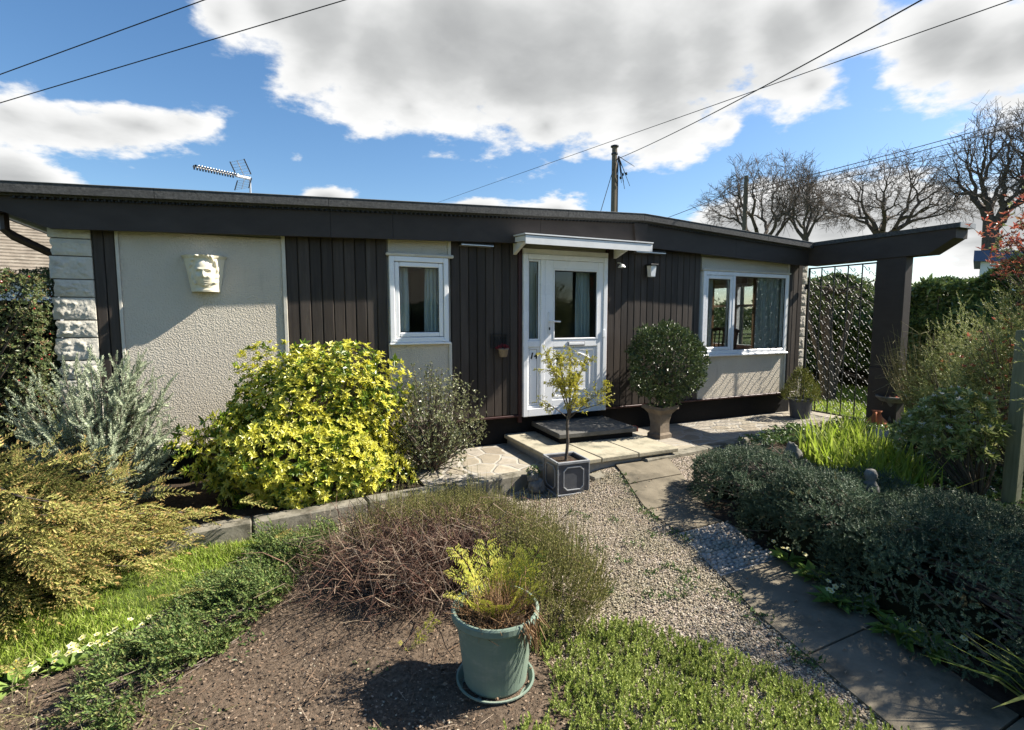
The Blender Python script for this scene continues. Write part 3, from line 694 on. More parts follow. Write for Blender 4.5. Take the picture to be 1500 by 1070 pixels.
# structural wall behind the panels, butted round the openings
g = G()
for x0, x1, z0, z1 in ((-1.6,1.19,.551,2.7),(1.825,2.80,.551,2.7),(4.01,5.72,.551,2.7),(7.45,7.85,.551,2.7),(1.19,1.825,.551,1.45),(1.19,1.825,2.36,2.7),(5.72,7.45,.551,1.18),(5.72,7.45,2.36,2.7),(2.80,4.01,2.46,2.7)):
    g.box(x0, x1, WY+.036, WY+.10, z0, z1)
g.box(7.74, 7.84, WY+.101, 6.45, .0, 2.6); g.box(7.74, 7.84, 7.65, 12, .0, 2.6); g.box(7.74, 7.84, 6.45, 7.65, .0, 1.15); g.box(7.74, 7.84, 6.45, 7.65, 2.32, 2.6); g.box(-1.6, -1.5, WY+.101, 12, 0, 2.4); g.box(-1.5, 5.2, 11.9, 12, 0, 2.55); g.box(5.2, 7.2, 11.9, 12, 0, 1.2); g.box(5.2, 7.2, 11.9, 12, 2.35, 2.55); g.box(7.2, 7.74, 11.9, 12, 0, 2.55)
g.build('wall', MT['wall_in'], H)
# rock faced stone at the corners
def stone_block(g, x0, x1, y0, y1, z0, z1, seed, rough_left=True):
    """a block whose front (and outer end) is split-faced"""
    nx, nz = 40, 24
    X, Z = np.meshgrid(np.linspace(0, 1, nx), np.linspace(0, 1, nz), indexing='ij')
    e = np.minimum.reduce([X*6, (1-X)*6, Z*4, (1-Z)*4]); e = np.clip(e, 0, 1)
    nz_ = np.array([1.1*abs(mnoise.fractal(Vector((a*3.6+seed*3.1, b*2.2+seed, seed*1.7)), .8, 2.1, 5))-.25 for a, b in zip(X.ravel(), Z.ravel())]).reshape(X.shape)
    d = e*(.010+.016*nz_)
    sh = (.018*np.array([mnoise.noise(Vector((seed*2.2, b*3, 0))) for b in Z[0]])-.012)
    P = np.stack([x0+(x1-x0)*X + (1-X)**6*sh[None, :], y0-d, z0+(z1-z0)*Z], -1); g.grid(P)
    B = P.copy(); B[:, :, 1] = y1
    for a, b in ((P[0], B[0]), (P[-1], B[-1]), (P[:, 0], B[:, 0]), (P[:, -1], B[:, -1])): g.grid(np.stack([a, b]))
g = G(); z = .42; k = 0
for h in (.17,.20,.17,.20,.17,.20,.155,.20,.155,.20,.15,.16):
    if z+h > 2.6: h = 2.6-z
    stone_block(g, -1.69-.02*(k % 2), -1.425, WY-.012, WY+.22, z+.005, z+h-.005, k+1); g.box(-1.66,-1.43, WY+.012, WY+.2, z-.004, z+.004, mat=1); z += h; k += 1
g.build('stone_pier', [MT['stone'], MT['mortar']], H, smooth=True)
g = G(); z = .1; k = 0
while z < 2.5:
    h = (.2,.16)[k % 2]; stone_block(g, 7.92, 8.20, WY+.17, WY+.6, z+.005, z+h-.005, k+40); z += h; k += 1
g.box(7.94, 8.18, WY+.20, WY+.58, .1, 2.5, mat=1)
g.build('stone_pier', [MT['palestone'], MT['mortar']], H, smooth=True)
# roof
RT = lambda x: (3.05-.0406*(4.45-x) if x < 4.45 else 3.05-.053*(x-4.45))
xs = [-2.35, 4.45, 7.757]
g = G(); g.prism([(x, RT(x)-.002) for x in xs] + [(x, RT(x)-.10) for x in xs[::-1]], 5.60, 12.2); rf = g.build('roof', MT['felt'], H)
g = G()
brk = [-2.35,-.9,.55,2.0,3.3,4.45,5.6,6.75,7.759]
for a, b in zip(brk[:-1], brk[1:]):
    a2, b2 = a+.002, b-.002
    g.prism([(a2, RT(a2)), (b2, RT(b2)), (b2, RT(b2)-.085), (a2, RT(a2)-.085)], 5.545, 5.598)
g.build('roof_edge', MT['felt'], H)
g = G()
g.prism([(-2.35, RT(-2.35)+.004), (4.45, RT(4.45)+.004), (7.74, RT(7.74)+.004), (7.74, RT(7.74)+.0005), (4.45, RT(4.45)+.0005), (-2.35, RT(-2.35)+.0005)], 5.540, 5.58); g.build('edge_flashing', MT['metal_edge'], H)
# fascia (boards with slight joints) and the tapered verge end
FB = lambda x: (2.64-.031*(4.48-x) if x < 4.48 else 2.64-.036*(x-4.48))
brk = [-1.66,.57,1.2,2.97,4.42,6.2,7.7905]
for i, (a, b) in enumerate(zip(brk[:-1], brk[1:])):
    g = G(); a2, b2 = a+.0015, b-.0015; dy = rng.uniform(-.002,.002)
    if i == 0: poly = [(-1.98, 2.575), (-1.66, 2.45), (b2, FB(b2)), (b2, RT(b2)-.10), (-2.02, RT(-2.02)-.10)]
    else:
        poly = [(a2, FB(a2))] + ([(4.48, FB(4.48))] if a2 < 4.48 < b2 else []) + [(b2, FB(b2)), (b2, RT(b2)-.10)] + ([(4.45, RT(4.45)-.10)] if a2 < 4.45 < b2 else []) + [(a2, RT(a2)-.10)]
    g.prism(poly, 5.635+dy, 5.68); g.build('fascia_board', MT['fascia'], H)
g = G(); g.prism([(4.36,2.69),(4.52,2.69),(4.56,2.935),(4.33,2.935)], 5.60, 5.632); g.build('ridge_cover', MT['fascia'], H)
g = G(); g.box(-1.6, 7.7, 5.682, WY+.03, 2.62, 2.68); g.build('soffit', MT['plinth'], H)
# ventilation strip seen as small dark teeth under the roof edge
g = G()
xv = np.arange(-1.9, 7.6, .0125); yv = 5.616+.012*np.array([1,1,-1,-1]*(len(xv)//4+1))[:len(xv)]
g.grid(np.array([[(x, y, RT(x)-.118) for x, y in zip(xv, yv)], [(x, y, RT(x)-.090) for x, y in zip(xv, yv)]])); g.build('vent_strip', MT['black_plastic'], H)
# eaves gutter and its downpipe at the left
g = G(); pr_ = [(.055*math.cos(a), .055*math.sin(a)) for a in np.linspace(pi, 2*pi, 9)]
P = np.array([[(-2.05+c, y, 2.62+s) for c, s in pr_] for y in (5.62, 12)]); g.grid(P); g.grid(P+A(0,0,.004))
gt = g.build('gutter', MT['brown'], H, smooth=True)
g = G(); g.tube([(-2.03,5.86,2.60),(-2.03,5.86,2.45),(-1.98,5.88,2.40),(-1.70,5.96,2.24),(-1.68,6.0,2.0)], .036, 8); g.build('downpipe', MT['brown'], gt)
# windows
def pane_at(x0, x1, z0, z1, y, par):
    g = G(); g.box(x0, x1, y, y+.004, z0, z1); return g.build('pane', MT['glass'], par)
def curtain(x0, x1, z0, z1, y, mat, par, folds=5, amp=.02):
    n = folds*8; X = np.linspace(x0, x1, n); Z = np.linspace(z0, z1, 8)
    P = np.array([[(x + .01*math.sin(z*3+i), y + amp*math.sin(2*pi*folds*(x-x0)/(x1-x0) + .4*z) + .5*amp*math.sin(13*x+z), z) for z in Z] for i, x in enumerate(X)])
    g = G(); g.grid(P); return g.build('curtain', mat, par, smooth=True)
# window 1
g = G(); frame4(g, 1.172, 1.842, 1.43, 2.375, .055, WY-.035, WY+.06); frame4(g, 1.232, 1.782, 1.49, 2.315, .05, WY-.022, WY+.05, bev=.008)
g.box(1.20, 1.24, WY-.045, WY-.036, 1.438, 1.452, .002); g.box(1.76, 1.80, WY-.045, WY-.036, 1.438, 1.452, .002)
w1 = g.build('window', MT['upvc'], H)
g = G(); frame4(g, 1.282, 1.732, 1.54, 2.265, .007, WY-.012, WY+.0, bev=0); g.build('gasket', MT['rubber'], w1)
pane_at(1.283, 1.731, 1.541, 2.264, WY+.004, w1)
curtain(1.24, 1.41, 1.40, 2.40, WY+.10, MT['curtain'], w1, 2); curtain(1.60, 1.78, 1.40, 2.40, WY+.10, MT['curtain'], w1, 4)
g = G(); g.box(1.16, 1.858, WY-.05, WY+.0, 1.405, 1.4285, .004); g.build('sill', MT['upvc'], w1)
g = G(); g.box(1.14, 1.905, WY-.042, WY+.0, 2.378, 2.412, .008, jit=.002); g.build('drip_bar', MT['cream_trim'], w1)
# window 2: opening light on the left, wide fixed light on the right
g = G(); frame4(g, 5.695, 7.49, 1.16, 2.378, .055, WY-.035, WY+.06); g.box(6.285, 6.335, WY-.033, WY+.06, 1.217, 2.321, .006)
frame4(g, 5.752, 6.283, 1.217, 2.321, .05, WY-.028, WY+.05, bev=.008)
w2 = g.build('window', MT['upvc'], H)
g = G(); frame4(g, 5.802, 6.233, 1.267, 2.271, .007, WY-.012, WY, bev=0); frame4(g, 6.336, 7.434, 1.216, 2.322, .008, WY-.012, WY, bev=0); g.build('gasket', MT['rubber'], w2)
pane_at(5.803, 6.232, 1.268, 2.270, WY+.004, w2); pane_at(6.337, 7.433, 1.217, 2.321, WY+.004, w2)
curtain(5.78, 6.0, 1.12, 2.42, WY+.10, MT['net'], w2, 3); curtain(6.95, 7.44, 1.12, 2.42, WY+.10, MT['curtain'], w2, 8)
for ya, yb in ((6.36,6.56),(7.42,7.78)):
    Yc = np.linspace(ya, yb, 30); Zc = np.linspace(.9, 2.42, 6); g = G(); g.grid(np.array([[(7.66+.02*math.sin(30*y+.5*z)*1.0, y, z) for z in Zc] for y in Yc])); g.build('curtain', MT['curtain_brown'], w2, smooth=True)
g = G(); ev = [(6.45,6.51),(6.97,7.03),(7.59,7.65)]
for ya, yb in ev: g.box(7.75, 7.82, ya, yb, 1.15, 2.32)
for za, zb in ((1.15,1.21),(2.26,2.32),(1.9,1.94)):
    for ya, yb in ((6.51,6.97),(7.03,7.59)): g.box(7.752, 7.818, ya, yb, za, zb)
g.build('window', MT['upvc'], H)
g = G(); g.box(5.68, 7.51, WY-.06, WY+.0, 1.13, 1.1585, .004); g.build('sill', MT['upvc'], w2)
g = G(); g.box(5.665, 7.53, WY-.045, WY+.0, 2.381, 2.412, .008, jit=.002); g.build('drip_bar', MT['cream_trim'], w2)
# front door with side light
g = G(); frame4(g, 2.79, 4.02, .47, 2.48, .062, WY-.045, WY+.06, wb=.10); g.box(3.03, 3.085, WY-.043, WY+.06, .571, 2.417, .006)
g.box(2.853, 3.029, WY-.03, WY+.05, 1.34, 1.42, .006); g.box(2.853, 3.029, WY-.02, WY+.05, .571, .60, .006)
df = g.build('door_frame', MT['upvc'], H)
g = G(); frame4(g, 2.853, 3.029, 1.42, 2.416, .024, WY-.022, WY+.05, bev=.006); g.box(2.853, 3.029, WY-.004, WY+.05, .60, 1.34); frame4(g, 2.862, 3.02, .61, 1.33, .022, WY-.013, WY-.004, bev=.006); g.build('side_light', MT['upvc'], df)
pane_at(2.877, 3.005, 1.444, 2.392, WY+.004, df); curtain(2.85, 3.04, .9, 2.44, WY+.13, MT['curtain'], df, 4)
g = G(); frame4(g, 2.8775, 3.0045, 1.4445, 2.3915, .006, WY-.008, WY+.002, bev=0); frame4(g, 2.884, 2.998, .632, 1.308, .005, WY-.006, WY-.003, bev=0); g.build('gasket', MT['rubber'], df)
# door leaf
g = G(); x0, x1, z0, z1 = 3.087, 3.956, .573, 2.416
g.box(x0, 3.205, WY-.036, WY+.03, z0, z1, .005); g.box(3.872, x1, WY-.036, WY+.03, z0, z1, .005)
g.box(3.205, 3.872, WY-.0345, WY+.03, 2.315, z1, .005); g.box(3.205, 3.872, WY-.0345, WY+.03, 1.335, 1.425, .005); g.box(3.205, 3.872, WY-.0345, WY+.03, z0, .66, .005)
g.box(3.205, 3.872, WY-.012, WY+.02, .66, 1.335)
frame4(g, 3.205, 3.872, 1.425, 2.315, .022, WY-.042, WY+.0, bev=.006)
dr = g.build('door', MT['upvc'], H)
g = G(); frame4(g, 3.225, 3.852, .68, 1.315, .03, WY-.026, WY-.012, bev=.01)
frame4(g, 3.30, 3.777, .76, 1.14, .022, WY-.022, WY-.012, bev=.008)
arc = [(3.30+.477*t, 1.165+.09*math.sin(pi*t)) for t in np.linspace(0, 1, 13)]
g.tube([(a, WY-.014, b) for a, b in arc], .012, 6); g.build('moulded_panel', MT['upvc'], dr)
g = G(); frame4(g, 3.222, 3.855, .677, 1.318, .0035, WY-.0135, WY-.011, bev=0); frame4(g, 3.2275, 3.8495, 1.4475, 2.2925, .008, WY-.03, WY-.002, bev=0); g.build('gasket', MT['rubber'], dr)
pane_at(3.228, 3.849, 1.448, 2.292, WY+.004, dr); curtain(3.64, 3.86, 1.30, 2.40, WY+.13, MT['curtain'], dr, 4)
g = G(); g.box(3.42, 3.68, WY-.046, WY-.035, 1.345, 1.405, .004); g.box(3.435, 3.665, WY-.052, WY-.046, 1.358, 1.392, .004, mat=1); g.build('letterbox', [MT['upvc_groove'], MT['upvc']], dr)
g = G(); g.box(3.128, 3.165, WY-.05, WY-.036, 1.50, 1.78, .005); g.tube([(3.147,WY-.05,1.66),(3.147,WY-.095,1.66),(3.175,WY-.10,1.66),(3.275,WY-.098,1.655)], .011, 8); g.box(3.138,3.156,WY-.056,WY-.049,1.55,1.585,.003,mat=1); g.build('handle', [MT['white_paint'], MT['rubber']], dr)
for z in (.75, 1.5, 2.25): g = G(); g.box(3.95, 3.985, WY-.055, WY-.037, z-.05, z+.05, .004); g.build('hinge', MT['upvc'], dr)
fc = bpy.data.curves.new('number', 'FONT'); fc.body = '14'; fc.size = .105; fc.extrude = .003; fc.shear = .25; fc.offset = .0035; fc.space_character = 1.15; fc.align_x = 'CENTER'
fo = bpy.data.objects.new('tmp_number', fc); COL.objects.link(fo); fo.location = (2.945, WY-.0075, 1.195); fo.rotation_euler = (pi/2, 0, 0)
bpy.context.view_layer.update(); me = bpy.data.meshes.new_from_object(fo.evaluated_get(bpy.context.evaluated_depsgraph_get())); me.name = 'house_number'
mw = fo.matrix_world.copy(); COL.objects.unlink(fo); bpy.data.objects.remove(fo)
me.transform(mw); 
from mathutils import Matrix
me.transform(Matrix.Translation(-Vector(H.location))); me.materials.clear(); me.materials.append(MT['black_plastic'])
ho = bpy.data.objects.new('house_number', me); COL.objects.link(ho); ho.parent = df
# canopy over the door
g = G(); y0, y1 = 5.34, 5.75
g.prism([(y0, 2.545), (y0, 2.632), (y1, 2.652), (y1, 2.60), (y0+.05, 2.575)], 2.63, 4.40, axis='x')
g.prism([(y0-.012, 2.537), (y0-.012, 2.628), (y0-.001, 2.628), (y0-.001, 2.537)], 2.62, 4.41, axis='x')
g.prism([(y0-.02, 2.640), (y0-.02, 2.654), (y1, 2.676), (y1, 2.662)], 2.61, 4.42, axis='x')
g.prism([(y0+.12, 2.57), (y1, 2.60), (y1, 2.46)], 2.66, 2.70, axis='x'); g.prism([(y0+.12, 2.57), (y1, 2.60), (y1, 2.48)], 4.12, 4.16, axis='x')
g.box(2.79, 4.03, WY-.03, WY+.03, 2.482, 2.545, .004)
g.build('canopy', MT['white_paint'], H)
for xa, xb, za in ((1.985,2.375,2.535),(4.44,4.93,2.58)):
    g = G(); g.prism([(WY, za+.10), (WY-.03, za+.095), (WY-.09, za+.015), (WY-.09, za+.0), (WY, za)], xa, xb, axis='x'); g.prism([(WY-.094, za-.006), (WY-.094, za+.004), (WY, za-.001), (WY, za-.010)], xa-.004, xb+.004, axis='x', mat=1)
    g.build('vent_hood', [MT['grey_vent'], MT['alu']], H)
# interior seen through the glass
g = G(); g.box(-1.48, 7.73, WY+.201, 11.88, .40, .48, mat=2); g.box(-1.48, 7.73, WY+.101, 11.88, 2.53, 2.58, mat=1)
g.box(-1.48,5.6,9.6,9.7,.481,2.529)
for xa, xb in ((5.6,6.9),):
    g.box(xa,xb,9.6,9.7,.481,1.25); g.box(xa,xb,9.6,9.7,2.3,2.529)
for xa, xb in ((6.9,7.74),): g.box(xa,xb,9.6,9.7,.481,2.529)
g.box(6.22,6.28,9.61,9.69,1.25,2.3,mat=1)
g.box(2.35,2.45,WY+.11,9.59,.481,2.529); g.box(4.5,4.6,WY+.11,9.59,.481,2.529); 
g.build('interior', [MT['wall_in'], MT['ceil_in'], MT['floor_in']], H)
g = G(); g.box(4.9,5.7,9.2,9.58,.48,2.1,.01); g.build('cupboard', MT['chairwood'], H)
g = G(); g.box(2.9,3.7,9.1,9.58,.48,1.5,.01); g.build('cupboard', MT['chairwood'], H)

# ---- things fixed to the walls
t = thing('wall_lamp', 'white box shaped lantern on the dark boarding right of the door canopy', 'wall lamp', (4.70,WY,2.33))
g = G(); g.box(4.66,4.74,WY-.02,WY+.0,2.26,2.42,.004); g.build('backplate', MT['black_plastic'], t)
g = G(); g.lathe([(.045,2.255),(.05,2.262),(.062,2.40),(.06,2.405)], (4.70,WY-.085,0), 4, phase=pi/4); g.build('shade', MT['upvc'], t)
g = G(); g.box(4.635,4.765,WY-.15,WY-.015,2.406,2.425,.004); g.build('cap', MT['black_plastic'], t)
t = thing('spot_light', 'small white spotlight below the right end of the door canopy', 'spotlight', (4.20,WY,2.40))
g = G(); g.tube([(4.20,WY-.0,2.43),(4.20,WY-.06,2.42),(4.20,WY-.085,2.40)], .008, 6); g.build('arm', MT['white_paint'], t)
g = G(); g.lathe([(.012,2.405),(.03,2.395),(.052,2.365),(.052,2.36),(.0,2.372)], (4.20,WY-.095,0), 16); g.build('shade', MT['upvc'], t)
# wall planter with a moulded face
t = thing('wall_planter', 'cream plaster wall pot moulded as a face hung high on the left cream panel', 'wall planter', (-.565,WY,1.95))
nu, nv = 72, 64; P = np.zeros((nu, nv, 3))
for i in range(nu):
    u = -1+2*i/(nu-1)
    for j in range(nv):
        v_ = j/(nv-1); hw = .172-.052*v_ ; 
        if v_ < .07: hw += .020*(1-v_/.07)
        x = u*hw; dz = .135*(1-abs(u)**3.2)*(1-.25*v_)
        fx, fy = x/.082, (v_-.50)/.36
        r2 = fx*fx+fy*fy; d = 0
        if r2 < 1: d += .050*math.sqrt(1-r2)**.8
        d += .030*math.exp(-(x/.016)**2)*math.exp(-((v_-.56)/.10)**2)*(1.0 if v_ < .63 else .35)  # nose
        for sx in (-1, 1):
            d -= .026*math.exp(-((x-sx*.036)/.019)**2-((v_-.47)/.045)**2)
            d += .010*math.exp(-((x-sx*.036)/.012)**2-((v_-.475)/.018)**2)
            d += .014*math.exp(-((x-sx*.038)/.028)**2-((v_-.395)/.03)**2)
            d += .012*math.exp(-((x-sx*.045)/.022)**2-((v_-.60)/.06)**2)
        d += .007*math.exp(-(x/.028)**2-((v_-.705)/.018)**2) - .006*math.exp(-(x/.03)**2-((v_-.732)/.008)**2) + .007*math.exp(-(x/.022)**2-((v_-.76)/.018)**2)
        d += .012*math.exp(-(x/.025)**2-((v_-.84)/.03)**2)
        hr = math.sqrt((x/.105)**2+((v_-.44)/.42)**2)
        if .92 < hr < 1.5 and v_ < .80: d += .020*math.exp(-((hr-1.12)/.13)**2)*(1+.5*math.sin(math.atan2(v_-.44, x*4)*16+hr*14))
        d += .006*math.sin(x*170+v_*9)*smooth(.6, 1., abs(u))*(v_ > .07)
        if v_ < .07: d += .014
        if v_ > .93: d += .008
        P[i, j] = (-.565+x, WY-.002-max(.004, dz+d*(1-abs(u)**6)), 2.285-.335*v_)
g = G(); g.grid(P); B = P.copy(); B[:, :, 1] = WY-.002
for a, b in ((P[0], B[0]), (P[-1], B[-1]), (P[:, 0]*1, B[:, 0]), (P[:, -1], B[:, -1])): g.grid(np.stack([a, b]))
g.build('face_pot', MT['mask'], t, smooth=True)
g = G(); g.box(-.67,-.46,WY-.07,WY-.02,2.24,2.255); g.build('earth', MT['soil'], t)
# little flower basket left of the door
t = thing('wall_basket', 'small black metal basket of red flowers on the boarding left of the door', 'wall basket', (2.475,WY,1.25))
g = G(); frame4(g, 2.37, 2.58, 1.34, 1.515, .010, WY-.018, WY-.006, bev=0)
for a in np.linspace(2.40,2.55,5): g.tube([(a+.02*math.cos(q), WY-.012, 1.455+.02*math.sin(q)) for q in np.linspace(0, 2*pi, 10)], .004, 4)
for a in np.linspace(2.39,2.56,8): g.tube([(a, WY-.010, 1.345), (a, WY-.010, 1.43)], .0035, 4)
g.build('bracket', MT['iron'], t)
g = G(); g.lathe([(.035,1.235),(.045,1.24),(.06,1.32),(.066,1.325),(.066,1.34),(.055,1.34),(.05,1.325),(0,1.32)], (2.50,WY-.085,0), 18); g.build('pot', MT['potstone'], t, smooth=True)
g = G(); P_, N_ = blob(110, (2.50,WY-.085,1.345), (.075,.06,.03), -.2); g.inst(leaf_t(.8,.1,.15), P_, jitd(N_, .5), rnd_dir(110), rng.uniform(.016,.028,110)); g.build('flowers', MT['redflower'], t)
# two dining chairs behind the right hand window
def chair(x, y, rz, lb):
    t = thing('dining_chair', lb, 'chair', (x, y, .48), 'dining chairs behind the right hand window')
    Ro = lambda p: (x+p[0]*math.cos(rz)-p[1]*math.sin(rz), y+p[0]*math.sin(rz)+p[1]*math.cos(rz), .48+p[2])
    g = G(); g.tube([Ro((-.2,0,.45)), Ro((-.2,0,.46)), Ro((.2,0,.46))], .02, 6); g.box(x-.21, x+.21, y-.2, y+.2, .92, .955, .01, rot=rz, piv=(x, y, 0)); g.build('seat', MT['chairwood'], t)
    for sx in (-.19, .19):
        g = G(); g.tube([Ro((sx,-.18,0)), Ro((sx,-.18,.45)), Ro((sx,-.24,1.0))], .02, 6); g.build('leg', MT['chairwood'], t)
        g = G(); g.tube([Ro((sx,.18,0)), Ro((sx,.18,.45))], .02, 6); g.build('leg', MT['chairwood'], t)
    g = G(); g.tube([Ro((-.21,-.24,1.0)), Ro((-.1,-.25,1.03)), Ro((.1,-.25,1.03)), Ro((.21,-.24,1.0))], .03, 6)
    for sx in (-.12,-.04,.04,.12): g.tube([Ro((sx,-.19,.47)), Ro((sx,-.245,1.0))], .012, 5)
    g.build('backrest', MT['chairwood'], t)
chair(6.75, 6.45, .2, 'red brown wooden dining chair nearest the opening light behind the right window'); chair(7.15, 6.9, -.3, 'red brown wooden dining chair behind the pale curtain side of the right window')

# ================================================================= ARCHWAY AND GATE
t = thing('garden_archway', 'dark painted beam on a square pillar projecting forward from the right end of the bungalow', 'archway', (7.9,4.43,.14))
g = G(); g.prism([(3.97,2.53),(3.70,2.70),(3.68,2.70),(3.68,2.82),(5.68,2.82),(5.68,2.53)], 7.79, 8.06, axis='x'); g.build('beam', MT['fascia'], t)
g = G(); g.prism([(5.70,2.822),(3.63,2.822),(3.63,2.880),(5.70,2.880)], 7.76, 8.10, axis='x'); g.build('roof_edge', MT['felt'], t)
g = G(); g.prism([(3.62,2.818),(3.628,2.818),(3.628,2.883),(3.62,2.883)], 7.757, 8.103, axis='x'); g.build('end_cap', MT['metal_edge'], t)
g = G(); g.box(7.81, 7.98, 4.235, 4.615, 1.0, 2.529, .006); g.build('pillar', MT['fascia'], t)
g = G(); g.box(7.80, 7.99, 4.225, 4.625, .05, .999, .006); g.build('pillar_base', MT['fascia'], t)
t = thing('iron_gate', 'tall black wrought iron gate filled with small S scrolls between bungalow and pillar', 'gate', (7.9,5.70,.16))
g = G(); y0, y1, z0, z1 = 4.65, 5.69, .19, 2.50
for y in (y0, y1): g.box(7.885,7.915,y-.012,y+.012,z0,z1,.002)
for z in (z0+.012, z1-.012): g.box(7.886,7.914,y0+.012,y1-.012,z-.01,z+.01,.002)
ft = g.build('frame', MT['iron'], t)
for k in range(1, 5):
    g = G(); y = y0+(y1-y0)*k/5; g.box(7.892,7.908,y-.007,y+.007,z0+.022,z1-.022,.002); g.build('bar', MT['iron'], t)
sv = np.linspace(-1, 1, 17); th = 4.6*sv**2; ds = sv[1]-sv[0]
cx = np.concatenate([[0], np.cumsum(np.cos(th[:-1])*ds)]); cy = np.concatenate([[0], np.cumsum(np.sin(th[:-1])*ds*np.sign(1))])
cx -= cx[8]; cy -= cy[8]; cc_ = np.stack([cx, cy], 1); a = R_(128); cc_ = cc_ @ np.array([[math.cos(a), math.sin(a)], [-math.sin(a), math.cos(a)]])
cc_ /= np.abs(cc_).max()
g = G(); ncol, nrow = 10, 14
for i in range(ncol):
    for j in range(nrow):
        y = y0+.052+(y1-y0-.104)*i/(ncol-1); z = z0+.085+(z1-z0-.17)*(j+.5*(i % 2))/(nrow-.5)
        a_ = rng.normal(0,.10); q_ = cc_ @ np.array([[math.cos(a_), math.sin(a_)], [-math.sin(a_), math.cos(a_)]]); c2 = np.stack([y-.056*q_[:,0], z+.076*q_[:,1]], 1); tg = np.gradient(c2, axis=0); tg /= np.linalg.norm(tg, axis=1, keepdims=True); nm_ = np.stack([-tg[:,1], tg[:,0]], 1)
        xo = 7.90+rng.normal(0,.001); cor = [np.concatenate([np.full((17,1), xo+sx*.005), c2+nm_*sn*.003], 1) for sx, sn in ((-1,-1),(1,-1),(1,1),(-1,1),(-1,-1))]
        g.grid(np.array(cor))
g.build('scrollwork', MT['iron'], t)
for z in (.5, 2.2):
    g = G(); g.box(7.87,7.93,y1+.013,y1+.05,z-.04,z+.04,.003); g.build('hinge', MT['iron'], t)
# ================================================================= GARDEN PLANTS AND POTS
def twigs_to(g, base, pts, r0=.012, mid=.5, sides=5, sag=.0, mat=0):
    segs = []
    for p in pts:
        b = A(*base); p = A(*p); m_ = b+(p-b)*mid+A(rng.normal(0,.03), rng.normal(0,.03), sag+rng.normal(0,.03))
        segs.append((*b, *m_, r0, r0*.65)); segs.append((*m_, *p, r0*.65, r0*.25))
    g.frusta(segs, sides, mat); return g

# yellow shrub
t = thing('yellow_shrub', 'large rounded golden yellow leafed shrub growing against the cream and dark wall', 'shrub', (.2,5.05,.1))
C0, Rd = (.28,5.04,.46), (.86,.58,.87)
tm = [rosette(8, 66, .42) for _ in range(4)]
g = G()
P, N = blob(3500, C0, Rd, -.5, .18, 3, .17)
k = P[:, 2] > .12; P, N = P[k], N[k]; n = len(P); sel = rng.integers(0, 4, n)
D = jitd(N+A(0,0,.45), .28)
for i in range(4): g.inst(tm[i], P[sel == i], D[sel == i], rnd_dir((sel == i).sum()), rng.uniform(.028,.066,(sel == i).sum()))
g.build('foliage', MT['choisya'], t)
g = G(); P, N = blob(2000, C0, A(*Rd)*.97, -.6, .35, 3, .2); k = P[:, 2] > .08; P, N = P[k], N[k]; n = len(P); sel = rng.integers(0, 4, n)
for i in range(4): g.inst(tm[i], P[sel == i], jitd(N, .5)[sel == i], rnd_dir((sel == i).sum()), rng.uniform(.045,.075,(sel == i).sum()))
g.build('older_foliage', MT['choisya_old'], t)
g = twigs_to(G(), (.2,5.05,.1), P[:130]); g.build('branches', MT['twig'], t)

# grey green shrub beside it
t = thing('small_leaved_shrub', 'grey green small leafed shrub right of the yellow shrub, under the narrow window', 'shrub', (1.45,5.2,.1))
C0, Rd = (1.45,5.18,.56), (.50,.46,.58)
g = G(); tm = [rosette(7, 70, .5) for _ in range(3)]
P, N = blob(2600, C0, Rd, -.75, .5, 8, .2); n = len(P); sel = rng.integers(0, 3, n); D = jitd(N+A(0,0,.3), .5)
for i in range(3): g.inst(tm[i], P[sel == i], D[sel == i], rnd_dir((sel == i).sum()), rng.uniform(.016,.030,(sel == i).sum()))
Pt = blob(60, C0, A(*Rd)*1.12, -.1, .1, 8, .2)[0]
for p in Pt:
    q = p + (A(*C0)-p)*np.linspace(0, .4, 7)[:, None]; g.inst(tm[0], q+rng.normal(0,.01,q.shape), jitd(up(7), .5), rnd_dir(7), rng.uniform(.014,.025,7))
g.build('foliage', MT['greyshrub'], t)
g = twigs_to(G(), (1.45,5.2,.1), np.concatenate([P[:120], Pt]), .009); g.build('branches', MT['twig'], t)

# bronze conifer
t = thing('bronze_conifer', 'spreading bronze and olive conifer with layered feathery sprays at the lawn edge', 'conifer', (-1.75,3.85,0))
base = A(-1.85,3.87,0)
sp = [spray(9, 15, 0, 1, .28, .5) for _ in range(4)]
g = G(); br = []
PP, DD, NN, SS = [], [], [], []
for i in range(300):
    a = rng.uniform(0, 2*pi); z0 = rng.uniform(.05,.85); el = rng.uniform(.0,.5)*(1-z0*.2)
    rmax = 1.28*(1-.42*z0)*(.78+.3*math.sin(a*3+z0*4)+.1*math.sin(a*7))*rng.uniform(.75,1.02)
    dirn = A(math.cos(a), math.sin(a)*.92, 0)
    pts = []
    for s_ in np.linspace(.15, 1, 6):
        pts.append(base + A(0,0,.1+z0*.78) + dirn*rmax*s_ + A(0,0,(el*s_-.30*s_*s_)*rmax*.7) + rng.normal(0,.012,3))
    for j in range(1, 6):
        d = pts[j]-pts[j-1]; L_ = np.linalg.norm(d)
        for q in range(2 if j < 5 else 2):
            dd = d/L_ + rng.normal(0,.30,3)*A(1,1,.35); PP.append(pts[j]-d*.4*q); DD.append(dd+A(0,0,-.02)); NN.append(A(0,0,1)+rng.normal(0,.25,3)); SS.append(rng.uniform(.20,.34)*(1 if j > 2 else .8))
    for j in range(5): br.append((*pts[j], *pts[j+1], .012*(1-j*.15), .012*(1-(j+1)*.16)))
